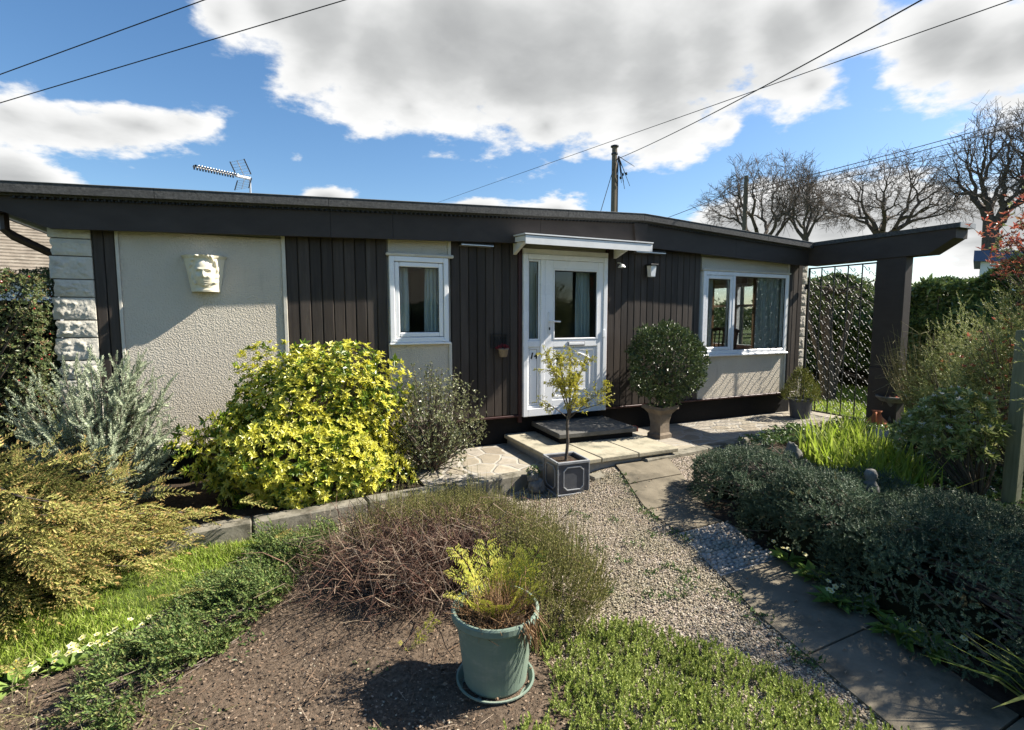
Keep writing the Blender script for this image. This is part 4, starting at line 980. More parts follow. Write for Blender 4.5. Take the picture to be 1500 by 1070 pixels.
PP, DD, NN, SS = map(np.array, (PP, DD, NN, SS)); k = (PP[:, 2] > .05); sel = rng.integers(0, 4, len(PP)); inner = np.hypot(PP[:,0]-base[0], PP[:,1]-base[1]) < .62
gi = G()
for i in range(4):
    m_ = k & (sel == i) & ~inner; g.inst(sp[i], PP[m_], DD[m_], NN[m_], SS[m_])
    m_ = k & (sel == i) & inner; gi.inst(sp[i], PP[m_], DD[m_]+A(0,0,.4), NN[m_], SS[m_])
for q in range(260):
    p = base + A(rng.normal(0,.6), rng.normal(0,.52), rng.uniform(.62,1.04)); p[2] -= .32*np.hypot(p[0]-base[0], p[1]-base[1])
    g.inst(sp[q % 4], p[None], (A(*(p-base))*A(.8,.8,0)+A(0,0,.45)+rng.normal(0,.3,3))[None], (A(0,0,1)+rng.normal(0,.5,3))[None], rng.uniform(.14,.27))
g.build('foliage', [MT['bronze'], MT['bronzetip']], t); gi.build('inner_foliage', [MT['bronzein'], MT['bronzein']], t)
gb = G(); gb.frusta(br, 5); gb.tube([base, base+A(.05,0,.5), base+A(0,.05,.95)], [.07,.05,.02], 8); gb.build('branches', MT['twig'], t)

# silver conifer
t = thing('silver_conifer', 'silvery grey green feathery conifer in front of the stone pier and dark strip', 'conifer', (-1.25,5.05,.1))
base = A(-1.27,5.02,.1); sh = [shoot(40, .19, .40, 58, 0, 0) for _ in range(3)]
g = G(); br = []
for i in range(135):
    a = rng.uniform(0, 2*pi); zt_ = rng.uniform(.2,1.32); rr = rng.uniform(.2,.60)*(1.12-.55*zt_/1.5)
    tip = base+A(math.cos(a)*rr*1.1, math.sin(a)*rr*.75, zt_-.05)
    mid_ = base*.5+tip*.5+A(0,0,.05)
    br.append((*base+A(0,0,zt_*.3), *mid_, .008,.006)); br.append((*mid_, *tip, .006,.002))
    for j in range(11):
        s_ = .45+.55*j/10; p = mid_+(tip-mid_)*(s_-.45)/.55
        d = (tip-base)*A(1,1,.5); d /= np.linalg.norm(d); d = d+rng.normal(0,.45,3)+A(0,0,.35)
        g.inst(sh[i % 3], p[None], d[None], rnd_dir(1), rng.uniform(.10,.17))
for (px, py) in ((200,545),(225,575),(240,590),(205,600),(190,630),(185,575),(218,560),(232,605),(210,650)):
    p0 = base+A(0,0,.75); p = A(0,0,CAM_H)+ray(px, py)*(5.1/ray(px, py)[1]); br.append((*p0, *p, .008,.003))
    for j in range(9):
        q = p0+(p-p0)*(.55+.5*j/8); g.inst(sh[j % 3], q[None], ((p-p0)+rng.normal(0,.3,3)+A(0,0,.15))[None], rnd_dir(1), rng.uniform(.09,.15))
g.build('foliage', MT['silver'], t); gb = G(); gb.frusta(br, 5); gb.build('branches', MT['twig'], t)

# hedge with berries at far left
t = thing('berry_hedge', 'dark green hedge with red berries at the left end of the bungalow', 'hedge', (-3.1,6.2,0))
g = G(); n = 15000; x = rng.uniform(-4.6,-1.74,n); y = rng.uniform(5.5,6.9,n); z = rng.uniform(.1,2.12,n)
f = rng.integers(0, 4, n); d_ = rng.exponential(.09, n)
y = np.where(f == 0, 5.5+d_, y); x = np.where(f == 1, -1.74-d_*.6, x); z = np.where(f == 2, 2.12-d_, z); y = np.where(f == 3, 5.5+d_*2, y)
off = .10*np.sin(x*5)*np.cos(z*4)+.07*np.sin(z*9+x*7); y += off*(f != 2); z += .06*np.sin(x*6+y*5)
P = np.stack([x, y, z], 1); N = np.where((f == 2)[:, None], A(0,0,1), np.where((f == 1)[:, None], A(1,-.3,.2), A(0,-1,.3)))
g.inst(rosette(5, 65, .5), P, jitd(N, .6), rnd_dir(n), rng.uniform(.018,.034,n)); g.build('foliage', MT['hedge_l'], t)
g = G(); q = P[rng.integers(0, n, 420)]+rng.normal(0,.012,(420,3))+A(0,-.02,0); tv = (ICO0[0], ICO0[1], np.zeros(len(ICO0[1]), int))
g.inst(tv, q, up(420), rnd_dir(420), rng.uniform(.006,.012,420)); tag(g.build('berries', MT['berry'], t), kind='stuff')
g = twigs_to(G(), (-3.0,6.2,0), P[:150], .02); g.build('branches', MT['twig'], t)
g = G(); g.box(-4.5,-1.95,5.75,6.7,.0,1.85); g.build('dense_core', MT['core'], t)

# heather mound: live shoots behind and to the right, bare woody stems in front
t = thing('heather', 'sprawling heather mound with bare brown woody stems in front and olive shoots behind', 'heather', (.8,3.2,0))
hs = [shoot(26, .10, .34, 32, 0, 0) for _ in range(4)]
g = G(); C0, Rd = (1.02,3.34,.06), (.74,.60,.25)
P, N = blob(5200, C0, Rd, .05, .18, 21, .14); ang = np.arctan2(N[:,1], N[:,0])
dirf = -N[:,0]*.45-N[:,1]*.9
k = (dirf < .02+rng.normal(0,.15,len(P))); P, N = P[k], N[k]; n = len(P); D = jitd(N*.65+A(0,0,.75), .22); sel = rng.integers(0, 4, n)
for i in range(4): g.inst(hs[i], P[sel == i], D[sel == i], rnd_dir((sel == i).sum()), rng.uniform(.08,.19,(sel == i).sum()))
P2, N2 = blob(1900, (1.40,2.72,.03), (.30,.52,.26), .0, .3, 22, .15); D = jitd(N2*.5+A(0,0,.9), .22); sel = rng.integers(0, 4, len(P2))
for i in range(4): g.inst(hs[i], P2[sel == i], D[sel == i], rnd_dir((sel == i).sum()), rng.uniform(.10,.22,(sel == i).sum()))
st = scatter([(.4,3.5),(.7,3.95),(1.5,3.95),(1.85,3.1),(1.7,2.4),(1.35,2.5),(1.3,3.3)], 800); sg = []
for (x, y) in st: 
    z0_ = rng.uniform(.08,.24); p0 = A(x, y, z0_); p1 = p0+A(rng.normal(0,.03), rng.normal(0,.03), rng.uniform(.12,.30)); sg.append((*p0, *p1, .0022, .001)); g.inst(hs[0], (p1-(p1-p0)*.45)[None], (p1-p0)[None], rnd_dir(1), rng.uniform(.06,.12))
g.frusta(sg, 3); g.build('foliage', MT['heath'], t)
g = G(); segs = []
for i in range(2100):
    a = rng.uniform(pi*.75, pi*1.95); b = A(.90+rng.normal(0,.24), 3.26+rng.normal(0,.17), .01)
    L_ = rng.uniform(.28,.78); out = A(math.cos(a), math.sin(a), 0)*L_*rng.uniform(.35,.95); 
    zt_ = rng.uniform(.05,.42)
    p1 = b+out*.35+A(0,0,zt_*.55)+rng.normal(0,.02,3); p2 = b+out*.72+A(0,0,zt_*.95)+rng.normal(0,.03,3); p3 = b+out+A(0,0,zt_*rng.uniform(.6,1.15))+rng.normal(0,.035,3)
    for q in (p1, p2, p3): q[2] = max(q[2], .02)
    r = rng.uniform(.0013,.0030); segs += [(*b,*p1,r*1.4,r*1.1), (*p1,*p2,r*1.1,r*.8), (*p2,*p3,r*.8,r*.4)]
    for w in range(4):
        s_ = rng.uniform(.2,1); q = p1+(p3-p1)*s_; e = q+rng.normal(0,.05,3)+A(0,0,.015)+out*.06; e[2] = max(e[2],.015); segs.append((*q,*e,r*.6,r*.25))
g.frusta(segs, 3); g.build('stems', MT['heathwood'], t)

# creeping juniper along the lawn
t = thing('creeping_juniper', 'low green creeping juniper running along the lawn edge left of the heather', 'ground cover', (-.2,3.3,0))
CJ = [tuple(ong(px, py, .04)[:2]) for px, py in ((490,772),(420,782),(350,828),(290,875),(215,935),(150,990),(95,1065),(190,1068),(250,1000),(330,948),(405,890),(455,840),(500,800))]
q = scatter(CJ, 4600); n = len(q); dn = .5+.5*np.sin(q[:,0]*9+1)*np.cos(q[:,1]*8); k = (dn+rng.normal(0,.2,n) > np.where(q[:,1] < 2.7, .5, .3)); q = q[k]; n = len(q)
cs_ = [shoot(22, .20, .34, 42) for _ in range(4)]; sel = rng.integers(0, 4, n); hz = .02+.20*np.clip(.45+.75*np.sin(q[:,0]*8)*np.sin(q[:,1]*7+1), 0, 1)*rng.random(n)
P = np.stack([q[:,0], q[:,1], hz], 1); D = jitd(np.tile(A(-.55,-.5,.45), (n,1)), .5); D[:,2] = np.abs(D[:,2])+.1
g = G()
for i in range(4): g.inst(cs_[i], P[sel == i], D[sel == i], rnd_dir((sel == i).sum()), rng.uniform(.06,.15,(sel == i).sum()))
g.build('foliage', MT['creeper'], t)
g = G(); segs = []
for i in range(170):
    p = A(*scatter(CJ, 1)[0], .02); p2 = p+A(-rng.uniform(.1,.35), -rng.uniform(.05,.3), rng.uniform(.0,.05)); segs.append((*p,*p2,.005,.002))
g.frusta(segs, 4); g.build('stems', MT['twig'], t)
# dry grass in the lower left corner
q = scatter([(-1.5,2.9),(-.75,2.9),(-.35,2.5),(.0,1.9),(-.3,1.5),(-1.5,1.7)], 1500); n = len(q)
g = G(); g.inst(blade_t(.9, .035), np.stack([q[:,0], q[:,1], np.full(n,.012)], 1), jitd(np.tile(A(-.4,-.3,.45),(n,1)), .5), rnd_dir(n), rng.uniform(.04,.13,n))
q = q[:500]; g.inst(cs_[0], np.stack([q[:,0], q[:,1], np.full(500,.012)], 1), jitd(np.tile(A(-.3,-.2,.6),(500,1)), .6), rnd_dir(500), rng.uniform(.02,.05,500))
tag(g.build('dry_grass', MT['drygrass']), kind='stuff')

# bright ground cover in front
t = thing('stonecrop_mat', 'bright green carpet of short upright shoots along the bottom of the photo', 'ground cover', (1.5,1.5,0))
GC = [(1.12,2.36),(1.45,2.30),(1.75,2.16),(1.98,1.85),(2.16,1.45),(2.24,1.0),(2.1,.6),(.6,.6),(.70,1.45),(.80,1.78),(1.0,1.82),(1.15,2.0)]
q = scatter(GC, 7600); n = len(q); dn = .5+.5*np.sin(q[:,0]*11)*np.cos(q[:,1]*10+.7); k = .65*dn+.35*(.5+.5*np.sin(q[:,0]*27+q[:,1]*23))+rng.normal(0,.22,n) > .27; q = q[k]; n = len(q)
gs = [shoot(18, .26, .55, 48) for _ in range(4)]; sel = rng.integers(0, 4, n); g = G()
hz = .05*np.clip(.5+.6*np.sin(q[:,0]*9+2)*np.sin(q[:,1]*8), 0, 1)
P = np.stack([q[:,0], q[:,1], hz*rng.random(n)+.005], 1); D = jitd(np.tile(A(.1,.05,1.),(n,1)), .42); D[:,2] = np.abs(D[:,2])
for i in range(4): g.inst(gs[i], P[sel == i], D[sel == i], rnd_dir((sel == i).sum()), rng.uniform(.035,.075,(sel == i).sum()))
g.build('foliage', MT['cover'], t)

# green pot with fern
PX, PY = .885, 2.11
t = thing('green_plant_pot', 'large weathered green plastic plant pot standing in its saucer in front of the heather', 'plant pot', (PX,PY,.01))
g = G(); g.lathe([(0,.02),(.140,.02),(.145,.03),(.180,.325),(.184,.33),(.199,.332),(.203,.34),(.203,.365),(.198,.373),(.189,.373),(.183,.365),(.176,.30),(.0,.30)], (PX,PY,.012), 56); g.build('pot', MT['potgreen'], t, smooth=False)
g = G(); g.lathe([(0,.004),(.155,.004),(.176,.032),(.183,.034),(.183,.040),(.174,.040),(.152,.014),(0,.012)], (PX,PY,.006), 48); g.build('saucer', MT['potgreen'], t)
g = G(); g.lathe([(0,.325),(.1,.33),(.178,.322)], (PX,PY,.012), 24, wob=.02); g.build('earth', MT['soil'], t)
t = thing('potted_fern', 'yellow green fern with dead brown fronds growing in the green pot', 'fern', (PX,PY,.38))
fr = [frond(13, .30, .45), frond(11, .34, .25), frond(12, .26, .6)]
g = G(); spec = [(115,60,.33),(140,70,.26),(75,74,.27),(45,52,.33),(20,42,.32),(60,46,.27),(165,50,.2),(-20,38,.22),(350,62,.2),(50,72,.22),(250,60,.14),(290,55,.15),(320,50,.17),(205,55,.15),(90,50,.2),(30,62,.25),(5,55,.24),(270,72,.17),(125,48,.26),(80,60,.30),(65,40,.30),(230,72,.18),(310,66,.19),(340,45,.21),(150,40,.2)]
for i, (a, e, l) in enumerate(spec):
    a, e = R_(a), R_(e); b = A(PX+.06*math.cos(a), PY+.06*math.sin(a), .335); d = A(math.cos(a)*math.cos(e), math.sin(a)*math.cos(e), math.sin(e))
    g.inst(fr[i % 3], b[None], d[None], A(-d[0],-d[1],1.2)[None], l*1.0)
g.build('fronds', MT['fern'], t)
g = G(); segs = []
for i in range(520):
    a = rng.uniform(0, 2*pi); rr = rng.uniform(0,.17); b = A(PX+rr*math.cos(a), PY+rr*math.sin(a), .335); e = b+A(rng.normal(0,.06), rng.normal(0,.06), rng.uniform(.0,.16)); segs.append((*b,*e,.002,.001))
for (a, l) in ((-60,.16),(-75,.10),(-50,.22),(-68,.13)):
    a = R_(a); b = A(PX+.19*math.cos(a), PY+.19*math.sin(a), .385); 
    for j in range(14): e = b+A(rng.normal(0,.025)+.03*math.cos(a), rng.normal(0,.02)+.035*math.sin(a), -rng.uniform(.02,l)); segs.append((*(b+rng.normal(0,.012,3)),*e,.003,.0015))
g.frusta(segs, 3)
for i in range(9):
    a = rng.uniform(0, 2*pi); g.inst(fr[i % 3], A(PX+.08*math.cos(a), PY+.08*math.sin(a), .335)[None], A(math.cos(a),math.sin(a),rng.uniform(.3,.9))[None], A(0,0,1)[None], .13)
g.build('dead_fronds', MT['deadfern'], t)
t0 = ong(598,955,.03); t1 = ong(640,908,.14)
g = G(); g.inst(frond(11,.3,.1), t0[None], (t1-t0)[None], A(-.3,-.5,1)[None], float(np.linalg.norm(t1-t0))*1.05); g.inst(frond(9,.3,.2), t0[None], A(-.2,.25,.2)[None], A(0,0,1)[None], .07)
tag(g.build('fern_seedling', MT['fern'], loc=t0), 'single pale fern frond on the mulch left of the green pot', 'fern')

# lead planter with small tree
LX, LY, LZ, LR = 2.565, 4.31, .015, R_(-4)
t = thing('lead_planter', 'square grey lead look planter with octagonal panels standing on the gravel', 'planter', (LX,LY,LZ))
g = G(); h = .165
def rbox(g, x0, x1, y0, y1, z0, z1, bev=.003, mat=0): g.box(LX+x0, LX+x1, LY+y0, LY+y1, LZ+z0, LZ+z1, bev, mat, rot=LR, piv=(LX, LY, 0))
rbox(g, -h, h, -h, -h+.02, .0, .325); rbox(g, -h, h, h-.02, h, .0, .325); rbox(g, -h, -h+.02, -h+.02, h-.02, .0, .325); rbox(g, h-.02, h, -h+.02, h-.02, .0, .325)
g.build('body', MT['lead'], t)
g = G()
for s_ in (-1, 1):
    rbox(g, -h-.006, h+.006, s_*h-.012, s_*h+.012, .305, .331, .003); rbox(g, -h-.006, h+.006, s_*h-.008, s_*h+.008, -.0, .018, .003)
    rbox(g, s_*h-.012, s_*h+.012, -h+.013, h-.013, .305, .3305, .003); rbox(g, s_*h-.008, s_*h+.008, -h+.009, h-.009, .0, .0175, .003)
    for s2 in (-1, 1): rbox(g, s_*h-.006, s_*h+.006, s2*h-.006, s2*h+.006, .019, .304, .002)
g.build('edge_trim', MT['lead_light'], t)
g = G(); ca, sa = math.cos(LR), math.sin(LR)
def rp(x, y, z): return (LX+x*ca-y*sa, LY+x*sa+y*ca, LZ+z)
oc = []
for (u, w) in ((-.068,-.11),(.068,-.11),(.105,-.075),(.105,.075),(.068,.11),(-.068,.11),(-.105,.075),(-.105,-.075)): oc.append((u, w+.163))
for face in range(4):
    pts = []
    for (u, w) in oc + oc[:1] + oc[1:2]:
        pts.append({0: rp(u,-h-.002,w), 1: rp(-h-.002,-u,w), 2: rp(h+.002,u,w), 3: rp(-u,h+.002,w)}[face])
    g.tube(pts[:-1], .0075, 6)
g.build('octagon_moulding', MT['lead_light'], t)
g = G(); rbox(g, -h+.021, h-.021, -h+.021, h-.021, .20, .295, 0); g.build('earth', MT['soil'], t)
t = thing('little_tree', 'slender little tree with sparse yellow olive leaves growing in the lead planter', 'tree', (LX,LY,LZ+.29))
g = G(); tr_ = [(LX+.0,LY,.30),(LX+.02,LY,.5),(LX+.015,LY+.01,.66),(LX+.03,LY,.83)]
g.tube(tr_, [.017,.0145,.0135,.012], 10); segs = []; tips = []
for i in range(17):
    a = 2*pi*i/17+rng.uniform(-.2,.2); sp_ = rng.uniform(.10,.42); top = rng.uniform(.86,1.40)-.25*max(0, sp_-.25)
    b = A(*tr_[-1])+A(0,0,rng.uniform(-.12,.0)); mid_ = b+A(math.cos(a)*sp_*.45, math.sin(a)*sp_*.45, (top-b[2])*.55); e = b+A(math.cos(a)*sp_, math.sin(a)*sp_*.9, top-b[2])
    segs += [(*b,*mid_,.007,.0045),(*mid_,*e,.0045,.002)]
    for j in range(7):
        q = b+(mid_-b)*1.0 if j == 0 else mid_+(e-mid_)*rng.random(); e2 = q+rng.normal(0,.07,3)+A(0,0,.03); segs.append((*q,*e2,.0028,.0012)); tips += [(q, e2)]
    tips.append((mid_, e)); tips.append((mid_*.4+e*.6, e+A(0,0,.03)))
g.frusta(segs, 5); g.build('trunk', MT['bark'], t)
g = G(); lt = leaf_t(.26,.05,.2)
for (a_, b_) in tips:
    n = 21; s_ = rng.random(n)**.7; P = a_+(b_-a_)*s_[:, None]+rng.normal(0,.008,(n,3)); d = (b_-a_); d /= np.linalg.norm(d)+1e-9
    keep = rng.random(n) < np.clip((P[:,2]-.62)/.45, .22, 1.0); P = P[keep]; m_ = len(P)
    if m_: g.inst(lt, P, jitd(np.tile(d*.7+A(0,0,-.12), (m_,1)), .6), jitd(up(m_), .6), rng.uniform(.028,.052,m_))
g.build('foliage', MT['smalltree'], t)
g = G(); q = rnd_dir(14, -.1,.2)*A(.09,.09,.01)+A(LX-.04,LY-.07,LZ+.30); g.inst(leaf_t(.5,.1,.1), q, rnd_dir(14,-.2,.3), up(14), rng.uniform(.015,.03,14))
tag(g.build('red_petals', MT['redflower'], loc=(LX,LY,.3)), 'small patch of red petals on the soil inside the lead planter', 'petals', kind='stuff')
# stone ornament beside it
o0 = ong(786,722,.01)
t = thing('stone_ornament', 'small dark grey carved stone ornament standing left of the lead planter', 'ornament', o0)
g = G(); v, f = rock(o0+A(0,0,.06), (.085,.07,.09), 3, .3); g.add(v, f); v, f = rock(o0+A(-.03,.02,.16), (.055,.05,.06), 5, .35); g.add(v, f); g.build('stone', MT['statue'], t)
g = G(); n = 90; P, N = blob(n, o0+A(-.02,.03,.20), (.06,.05,.05), -.3); g.inst(leaf_t(.5,.1,.2), P, jitd(N,.4), rnd_dir(n), rng.uniform(.02,.035,n)); g.build('houseleek', MT['ivy'], t)

# clipped bay ball in a chalice pot
BX, BY = 4.56, 5.28
t = thing('chalice_pot', 'tall flared square cast stone pot on the paved terrace right of the door', 'plant pot', (BX,BY,.142))
g = G(); g.lathe([(.0,.0),(.155,.0),(.155,.05),(.125,.075),(.120,.20),(.15,.32),(.212,.375),(.236,.385),(.236,.425),(.212,.425),(.195,.39),(0,.37)], (BX,BY,.142), 4, phase=pi/4+R_(8)); g.build('pot', MT['potstone'], t)
g = G(); g.lathe([(0,.385),(.19,.385)], (BX,BY,.142), 4, phase=pi/4+R_(8)); g.build('earth', MT['soil'], t)
t = thing('bay_ball', 'clipped ball of glossy dark green bay on a short stem in the chalice pot', 'topiary', (BX,BY,.53))
g = G(); n = 6500; C0 = (BX+.03,BY-.02,1.15); P, N = blob(n, C0, (.50,.43,.50), -1, .25, 31, .12)
g.inst(leaf_t(.46,.10,.12), P, jitd(N*.9+A(0,0,.3), .65), jitd(N, .5), rng.uniform(.035,.062,n))
P2, N2 = blob(320, C0, (.555,.46,.56), -1, .10, 31, .12); g.inst(rosette(5,55,.42), P2, jitd(N2,.4), rnd_dir(260), rng.uniform(.035,.055,260)); g.build('foliage', MT['bay'], t)
g = G(); g.tube([(BX,BY,.52),(BX+.02,BY,.7),(BX+.02,BY-.01,.95)], [.022,.02,.018], 8); twigs_to(g, (BX+.02,BY-.01,.8), P[:90], .008); g.build('trunk', MT['bark'], t)
g = G(); n = 60; P, N = blob(n, (BX-.02,BY-.05,.55), (.17,.14,.09), 0); g.inst(blade_t(.4,.14), P, jitd(N+A(0,0,.6),.4), rnd_dir(n), rng.uniform(.05,.13,n)); tag(g.build('pot_seedlings', MT['ivy'], loc=(BX,BY,.53)), 'thin green seedlings growing round the bay stem in the chalice pot', 'seedlings')

# dwarf conifer in a grey pot by the gate
DX, DY = 7.47, 5.42
t = thing('grey_plant_pot', 'round slate grey plant pot standing by the gate at the end of the wall', 'plant pot', (DX,DY,.142))
g = G(); g.lathe([(0,0),(.135,0),(.165,.27),(.18,.275),(.182,.30),(.165,.302),(.16,.27),(0,.265)], (DX,DY,.142), 32); g.build('pot', MT['potgrey'], t)
for k in range(2):
    g = G(); a0 = R_(235+k*70); g.tube([(DX+.158*math.cos(a0+.2*math.cos(q)), DY+.158*math.sin(a0+.2*math.cos(q)), .285+.055*math.sin(q)) for q in np.linspace(0,2*pi,14)], .004, 4); g.build('moulding', MT['potgrey'], t)
t = thing('dwarf_conifer', 'small bushy yellow green conifer growing in the grey pot by the gate', 'conifer', (DX,DY,.41))
g = G(); n = 520; z = rng.random(n)**1.3; a = rng.uniform(0, 2*pi, n); rr = .24*(1-z**1.6)*(.55+.45*np.sqrt(rng.random(n)))+.02
P = np.stack([DX+rr*np.cos(a), DY+rr*np.sin(a), .41+.47*z], 1); D = np.stack([np.cos(a)*.6, np.sin(a)*.6, np.full(n,.9)], 1)+rng.normal(0,.2,(n,3))
dsh = [shoot(20,.24,.4,45) for _ in range(2)]; g.inst(dsh[0], P[::2], D[::2], rnd_dir(len(P[::2])), rng.uniform(.06,.11,len(P[::2]))); g.inst(dsh[1], P[1::2], D[1::2], rnd_dir(len(P[1::2])), rng.uniform(.06,.11,len(P[1::2])))
g.build('foliage', MT['dwarf'], t); g = G(); g.tube([(DX,DY,.4),(DX,DY,.8)], [.015,.006], 6); g.build('trunk', MT['bark'], t)

# blue green spreading juniper on the right of the path
t = thing('spreading_juniper', 'wide mounded blue green juniper spilling over the right side of the path', 'conifer', (3.85,2.4,0))
js = [shoot(24, .22, .46, 55) for _ in range(5)]
JB = [((3.86,3.36,.08),(.44,.46,.42)),((3.64,2.85,.10),(.44,.55,.47)),((3.44,2.2,.10),(.42,.6,.48)),((3.28,1.5,.08),(.42,.55,.45)),((4.0,2.6,.02),(.6,.7,.42)),((3.9,1.7,.0),(.6,.6,.43)),((3.50,2.5,.06),(.38,.38,.40)),((3.36,1.85,.06),(.36,.4,.40)),((4.45,2.6,.04),(.45,.6,.32)),((4.45,1.9,.02),(.75,.7,.38)),((3.95,.95,.0),(.7,.6,.44)),((3.30,.78,.0),(.42,.42,.30)),((4.40,3.2,.08),(.32,.4,.26))]
for i in range(26):
    c, r = JB[i % 8]; u = rnd_dir(1, .25, .95)[0]; JB.append((tuple(A(*c)+u*A(*r)*.86), (rng.uniform(.14,.26), rng.uniform(.14,.26), rng.uniform(.10,.17))))
PP, NN = [], []
for i, (c, r) in enumerate(JB):
    P, N = blob(int(4700*r[0]*r[1]/.36), c, r, -.1, .2, 50+i, .13); PP.append(P); NN.append(N)
P, N = np.concatenate(PP), np.concatenate(NN)
ins = np.zeros(len(P), bool)
for c, r in JB[:-26]: ins |= (((P-A(*c))/A(*r)/.78)**2).sum(1) < 1
lft = path_edges(P[:,1])[1]
k = ~ins & (P[:,2] > .02) & (P[:,0] > lft-.10); P, N = P[k], N[k]; n = len(P); D = jitd(N*.45+A(-.45,-.25,.22), .50); sel = rng.integers(0, 5, n)
g = G()
for i in range(5): g.inst(js[i], P[sel == i], D[sel == i], rnd_dir((sel == i).sum()), rng.uniform(.04,.075,(sel == i).sum()))
g.build('foliage', MT['juniper'], t)
q_ = rng.integers(0, n, 260); g = G(); g.inst(js[0], P[q_]-N[q_]*.01, D[q_], rnd_dir(260), rng.uniform(.05,.09,260)); g.build('dead_shoots', MT['drygrass'], t)
g = twigs_to(G(), (4.0,2.3,.02), P[::40], .012, sag=.05); g.build('branches', MT['twig'], t)
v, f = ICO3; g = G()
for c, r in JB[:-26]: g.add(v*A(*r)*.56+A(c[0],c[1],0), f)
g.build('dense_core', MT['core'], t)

# primroses
def primrose(c, label, s=1., nf=5, grp=None):
    t = thing('primrose', label, 'primrose', c, grp); c = A(*c)
    g = G(); n = int(26*s); a = rng.uniform(0, 2*pi, n); e = rng.uniform(.15,.8,n); D = np.stack([np.cos(a)*np.cos(e), np.sin(a)*np.cos(e), np.sin(e)], 1)
    g.inst(leaf_t(.42,.05,.22), c+D*A(.03,.03,0)*rng.random((n,1)), D, up(n)+rng.normal(0,.2,(n,3)), rng.uniform(.055,.105,n)*s); g.build('leaves', MT['primleaf'], t)
    pet = merge([place(leaf_t(.95,.05,.0), (0,0,0), (math.cos(q), math.sin(q), .12), (0,0,1), 1.) for q in np.arange(5)*2*pi/5])
    pet = (pet[0]@np.array([[1,0,0],[0,0,1],[0,1,0]], float), pet[1], pet[2])
    for k in range(nf):
        a = rng.uniform(0, 2*pi); rr = rng.uniform(.02,.10)*s; p = c+A(rr*math.cos(a), rr*math.sin(a), rng.uniform(.055,.09)*s)
        d = A(rng.normal(-.1,.3), rng.normal(-.35,.3), 1.); g = G(); g.inst(pet, p[None], d[None], rnd_dir(1), rng.uniform(.016,.022)*min(s,1))
        v, f = ICO0; g.add(v*.0045*min(s,1)+p+d/np.linalg.norm(d)*.003, f, 1); g.build('bloom', [MT['primpetal'], MT['primeye']], t)
for (px, py, lb, s_, nf) in ((22,1003,'pale yellow primrose clump at the lawn edge, cut by the left border of the photo',1.0,5),(100,978,'pale yellow primrose clump with a crowd of blooms between lawn and dry grass',1.1,8),(150,952,'pale yellow primrose clump at the lawn edge, second from the creeping juniper',.95,6),(196,932,'pale yellow primrose clump touching the creeping juniper beside the lawn',.9,5)):
    primrose(ong(px, py, .01), lb, s_, nf, 'primroses at the lawn edge')
for (px, py, lb, s_, nf) in ((1155,822,'dark leafed primrose clump under the juniper beside the pebble panel',1.25,4),(1192,846,'primrose clump with cream blooms beside the path just below the pebble panel clump',1.4,5),(1222,882,'primrose clump with the most blooms jutting onto the path slab',1.4,8),(1285,895,'lush primrose clump with one large bloom under the juniper, midway along the path',1.6,1),(1318,928,'broad leafed primrose clump with few blooms low on the right of the path',1.6,3),(1362,950,'last primrose clump along the path, nearest the bottom right corner',1.4,2)):
    primrose(ong(px, py, .03), lb, s_, nf, 'primroses along the path')

# irises, low leafy cover and ornaments round the small pond bed
g = G(); bt = [blade_t(b, .055) for b in (.12,.3,.55)]
q = scatter([tuple(ong(px, py, .15)[:2]) for px, py in ((1168,672),(1235,655),(1325,688),(1378,742),(1310,738),(1230,712))], 950); n = len(q)
for k in range(3):
    p = q[k::3]; m_ = len(p); g.inst(bt[k], np.stack([p[:,0], p[:,1], bedz(p[:,0], p[:,1])], 1), jitd(up(m_), .16), rnd_dir(m_,-.2,.2), rng.uniform(.26,.50,m_))
tag(g.build('iris_bed', MT['iris'], loc=(5.2,3.2,.1)), 'clump of bright green upright iris leaves between the juniper and the pillar', 'irises')
g = G(); q = scatter([(4.9,4.35),(5.9,4.72),(7.75,4.62),(8.6,4.2),(8.6,1.2),(4.8,1.2),(4.9,2.1),(5.6,2.3),(6.1,3.2),(5.8,3.9)], 6500); n = len(q)
P = np.stack([q[:,0], q[:,1], bedz(q[:,0], q[:,1])+.02+.14*rng.random(n)*(.5+.5*np.sin(q[:,0]*6)*np.cos(q[:,1]*5))], 1)
g.inst(rosette(5,70,.5), P, jitd(up(n),.5), rnd_dir(n), rng.uniform(.03,.06,n)); tag(g.build('leafy_ground_cover', MT['ivy']), kind='stuff')
g = G(); q = P[rng.integers(0, n, 230)]+A(0,0,.05); g.inst(rosette(5,80,.6), q, jitd(up(230),.3), rnd_dir(230), rng.uniform(.012,.026,230)); tag(g.build('white_blossom', MT['whitepetal']), kind='stuff')
c = ong(1287,648,.20); v, f = rock(c, (.30,.20,.15), 9, .18, ICO3); g = G(); g.add(v, f); tag(g.build('boulder', MT['palestone'], loc=c, smooth=True), 'smooth pale boulder behind the iris leaves, in front of the pillar', 'boulder')
c = ong(1160,672,.20); g = G(); v, f = rock(c, (.09,.08,.17), 12, .3, ICO3); g.add(v, f); v, f = rock(c+A(.16,-.08,-.08), (.16,.1,.07), 13, .3); g.add(v, f); tag(g.build('rock', MT['statue'], loc=c, smooth=True), 'pointed grey rock at the left tip of the iris bed', 'rock')
c = ong(1275,712,.42); t = thing('stone_figure', 'small weathered dark stone figure rising out of the juniper before the irises', 'statue', c-A(0,0,.3))
g = G(); g.lathe([(0,-.3),(.06,-.3),(.062,-.05),(.055,0),(.035,.035),(.03,.045),(.042,.07),(.045,.095),(.032,.125),(0,.135)], c, 20, wob=.08); g.build('figure', MT['statue'], t, smooth=True)
c = ong(1306,628,.15); c[2] = .14
t = thing('bird_bath', 'stone bird bath with a shallow bowl holding red leaves beside the pillar foot', 'bird bath', c)
